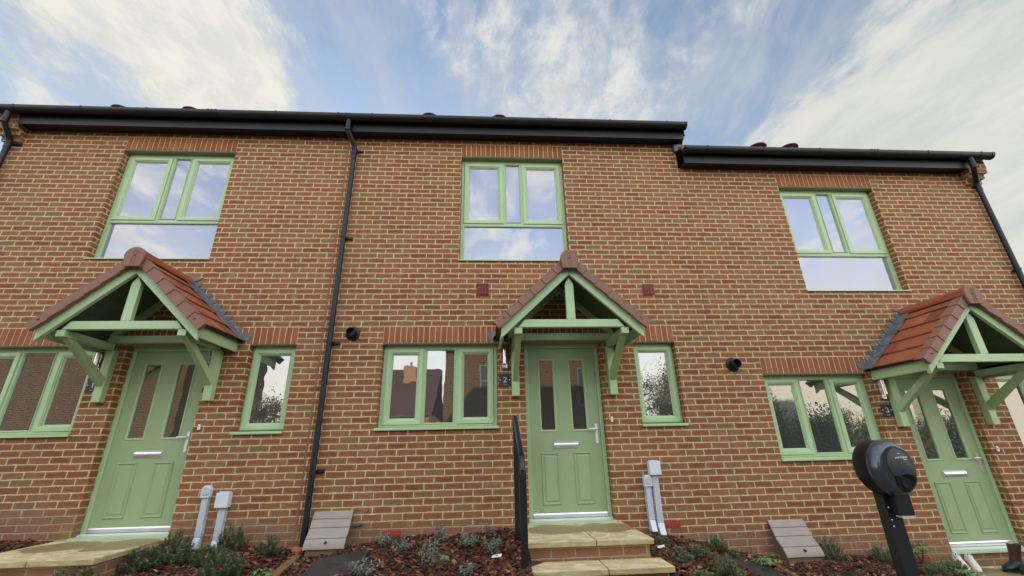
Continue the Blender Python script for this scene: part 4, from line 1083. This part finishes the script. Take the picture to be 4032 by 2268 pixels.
# ------------------------------------------------------------------ sky and sun
SUN_EL, SUN_AZ = 15.0, -20.0      # azimuth measured from +Y towards +X
sv = Vector((math.sin(R(SUN_AZ))*math.cos(R(SUN_EL)), math.cos(R(SUN_AZ))*math.cos(R(SUN_EL)), math.sin(R(SUN_EL))))
sd_ = bpy.data.lights.new('sun', 'SUN'); sun = bpy.data.objects.new('sun', sd_); col.objects.link(sun)
sun.rotation_euler = (-sv).to_track_quat('-Z', 'Y').to_euler(); sd_.energy = 4.5; sd_.angle = R(.5); sd_.color = (1, .92, .80)

w = bpy.data.worlds.new('World'); sc.world = w; w.use_nodes = True; nt = w.node_tree; nt.nodes.clear(); g = G(nt)
sky = g.n('ShaderNodeTexSky', sky_type='NISHITA', sun_disc=False, sun_elevation=R(SUN_EL), sun_rotation=R(SUN_AZ), air_density=1.0, dust_density=.6, ozone_density=1.6)
d = g.n('ShaderNodeTexCoord').outputs['Generated']
dxx, dyy, dzz = g.sep(d)
inv = g.m('DIVIDE', 1.0, g.m('ADD', g.m('MAXIMUM', dzz, 0.0), .12))
pl = g.xyz(g.m('MULTIPLY', dxx, inv), g.m('MULTIPLY', dyy, inv), 0.0)     # cloud layer plane
wv = g.noise(pl, 1.7, 3, .5, out=1)
plw = g.vm('ADD', pl, g.vm('SCALE', g.vm('SUBTRACT', wv, (.5, .5, .5)), .28))
wisp = g.step(g.noise(g.vm('MULTIPLY', plw, (1.35, .78, 1)), 3.0, 11, .63), .34, .66)
fine = g.step(g.noise(g.vm('ADD', g.vm('MULTIPLY', plw, (1.5, .85, 1)), (3.1, 7.7, 0)), 8.5, 11, .68), .33, .67)
dens = g.m('ADD', g.m('MULTIPLY', wisp, .52), g.m('SUBTRACT', g.m('MULTIPLY', fine, .30), .10))
def blob(px, py, rad, wgt):
    global dens
    X, Y = px*4032/2576, py*4032/2576
    v = (fw + rr*((X-2016)/f_px) + uu*((1134-Y)/f_px)).normalized()
    dd = g.vm('DOT_PRODUCT', d, tuple(v)); c = math.cos(R(rad))
    o = g.step(dd, c, 1.0)
    dens = g.m('ADD', dens, g.m('MULTIPLY', o, wgt))
for bl_ in [(430, 110, 15, .36), (560, 235, 9, .40), (240, 0, 12, .22), (40, 60, 10, .10), (1460, 110, 10, .30), (1320, 270, 7, .30), (1620, 265, 9, .24), (1180, 60, 7, .16),
            (2420, 450, 21, .80), (2560, 260, 14, .34), (2080, 385, 9, .34), (860, 210, 12, -.15), (1010, 260, 7, -.14), (780, 60, 9, -.03), (1960, 250, 10, -.20), (1780, 190, 8, -.12), (330, 245, 7, -.22), (90, 250, 9, -.12)]:
    blob(*bl_)
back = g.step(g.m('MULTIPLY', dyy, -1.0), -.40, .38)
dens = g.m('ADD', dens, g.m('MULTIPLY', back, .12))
cov = g.step(dens, .22, .98)
streak = g.step(g.noise(g.vm('ADD', g.vm('MULTIPLY', plw, (2.2, .62, 1)), (9, 2, 0)), 3.4, 11, .66), .36, .66)
veil = g.m('ADD', .10, g.m('ADD', g.m('MULTIPLY', g.step(g.noise(g.vm('MULTIPLY', plw, (1.0, .6, 1)), 1.6, 8, .6), .35, .65), .30), g.m('MULTIPLY', streak, .38)))
warm = g.step(g.vm('DOT_PRODUCT', d, tuple(sv)), .50, 1.0)
cloud = g.mix(g.step(fine, .1, .9), (3.45, 3.65, 3.8), (4.6, 4.55, 4.3))
cloud = g.mix(g.m('MULTIPLY', warm, .5), cloud, (5.1, 4.85, 4.1))
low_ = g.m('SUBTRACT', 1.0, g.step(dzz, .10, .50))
Xr, Yr = 2420*4032/2576, 430*4032/2576
vr = (fw + rr*((Xr-2016)/f_px) + uu*((1134-Yr)/f_px)).normalized()
bank = g.step(g.vm('DOT_PRODUCT', d, tuple(vr)), math.cos(R(34)), math.cos(R(12)))
cloud = g.mix(g.m('MULTIPLY', bank, .8), cloud, g.mix(g.step(wisp, .1, .9), (3.55, 3.65, 3.5), (4.15, 4.15, 3.85)))
cloud = g.mix(g.m('MULTIPLY', back, .8), cloud, g.mix(low_, (6.1, 5.5, 4.6), (4.9, 4.1, 3.0)))  # unseen clouds behind the camera, warmed to tint the light on the facades
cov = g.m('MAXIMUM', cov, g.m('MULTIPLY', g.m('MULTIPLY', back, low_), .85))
skyc = g.vm('MULTIPLY', sky.outputs[0], (1.06, 1.14, 1.22))
skyc = g.mix(veil, skyc, (3.1, 3.35, 3.55))
base = g.mix(cov, skyc, cloud)
base = g.vm('SCALE', base, g.m('ADD', 1.0, g.m('MULTIPLY', back, 2.75)))  # unseen sky half behind the camera boosted as added light for the house fronts
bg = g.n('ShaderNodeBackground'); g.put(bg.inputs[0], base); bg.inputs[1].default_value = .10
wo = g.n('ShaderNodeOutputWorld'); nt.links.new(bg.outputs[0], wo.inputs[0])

sc.view_settings.view_transform = 'Standard'; sc.view_settings.look = 'None'; sc.view_settings.exposure = 0.87; sc.view_settings.gamma = 1
sc.render.engine = 'CYCLES'; sc.cycles.max_bounces = 6
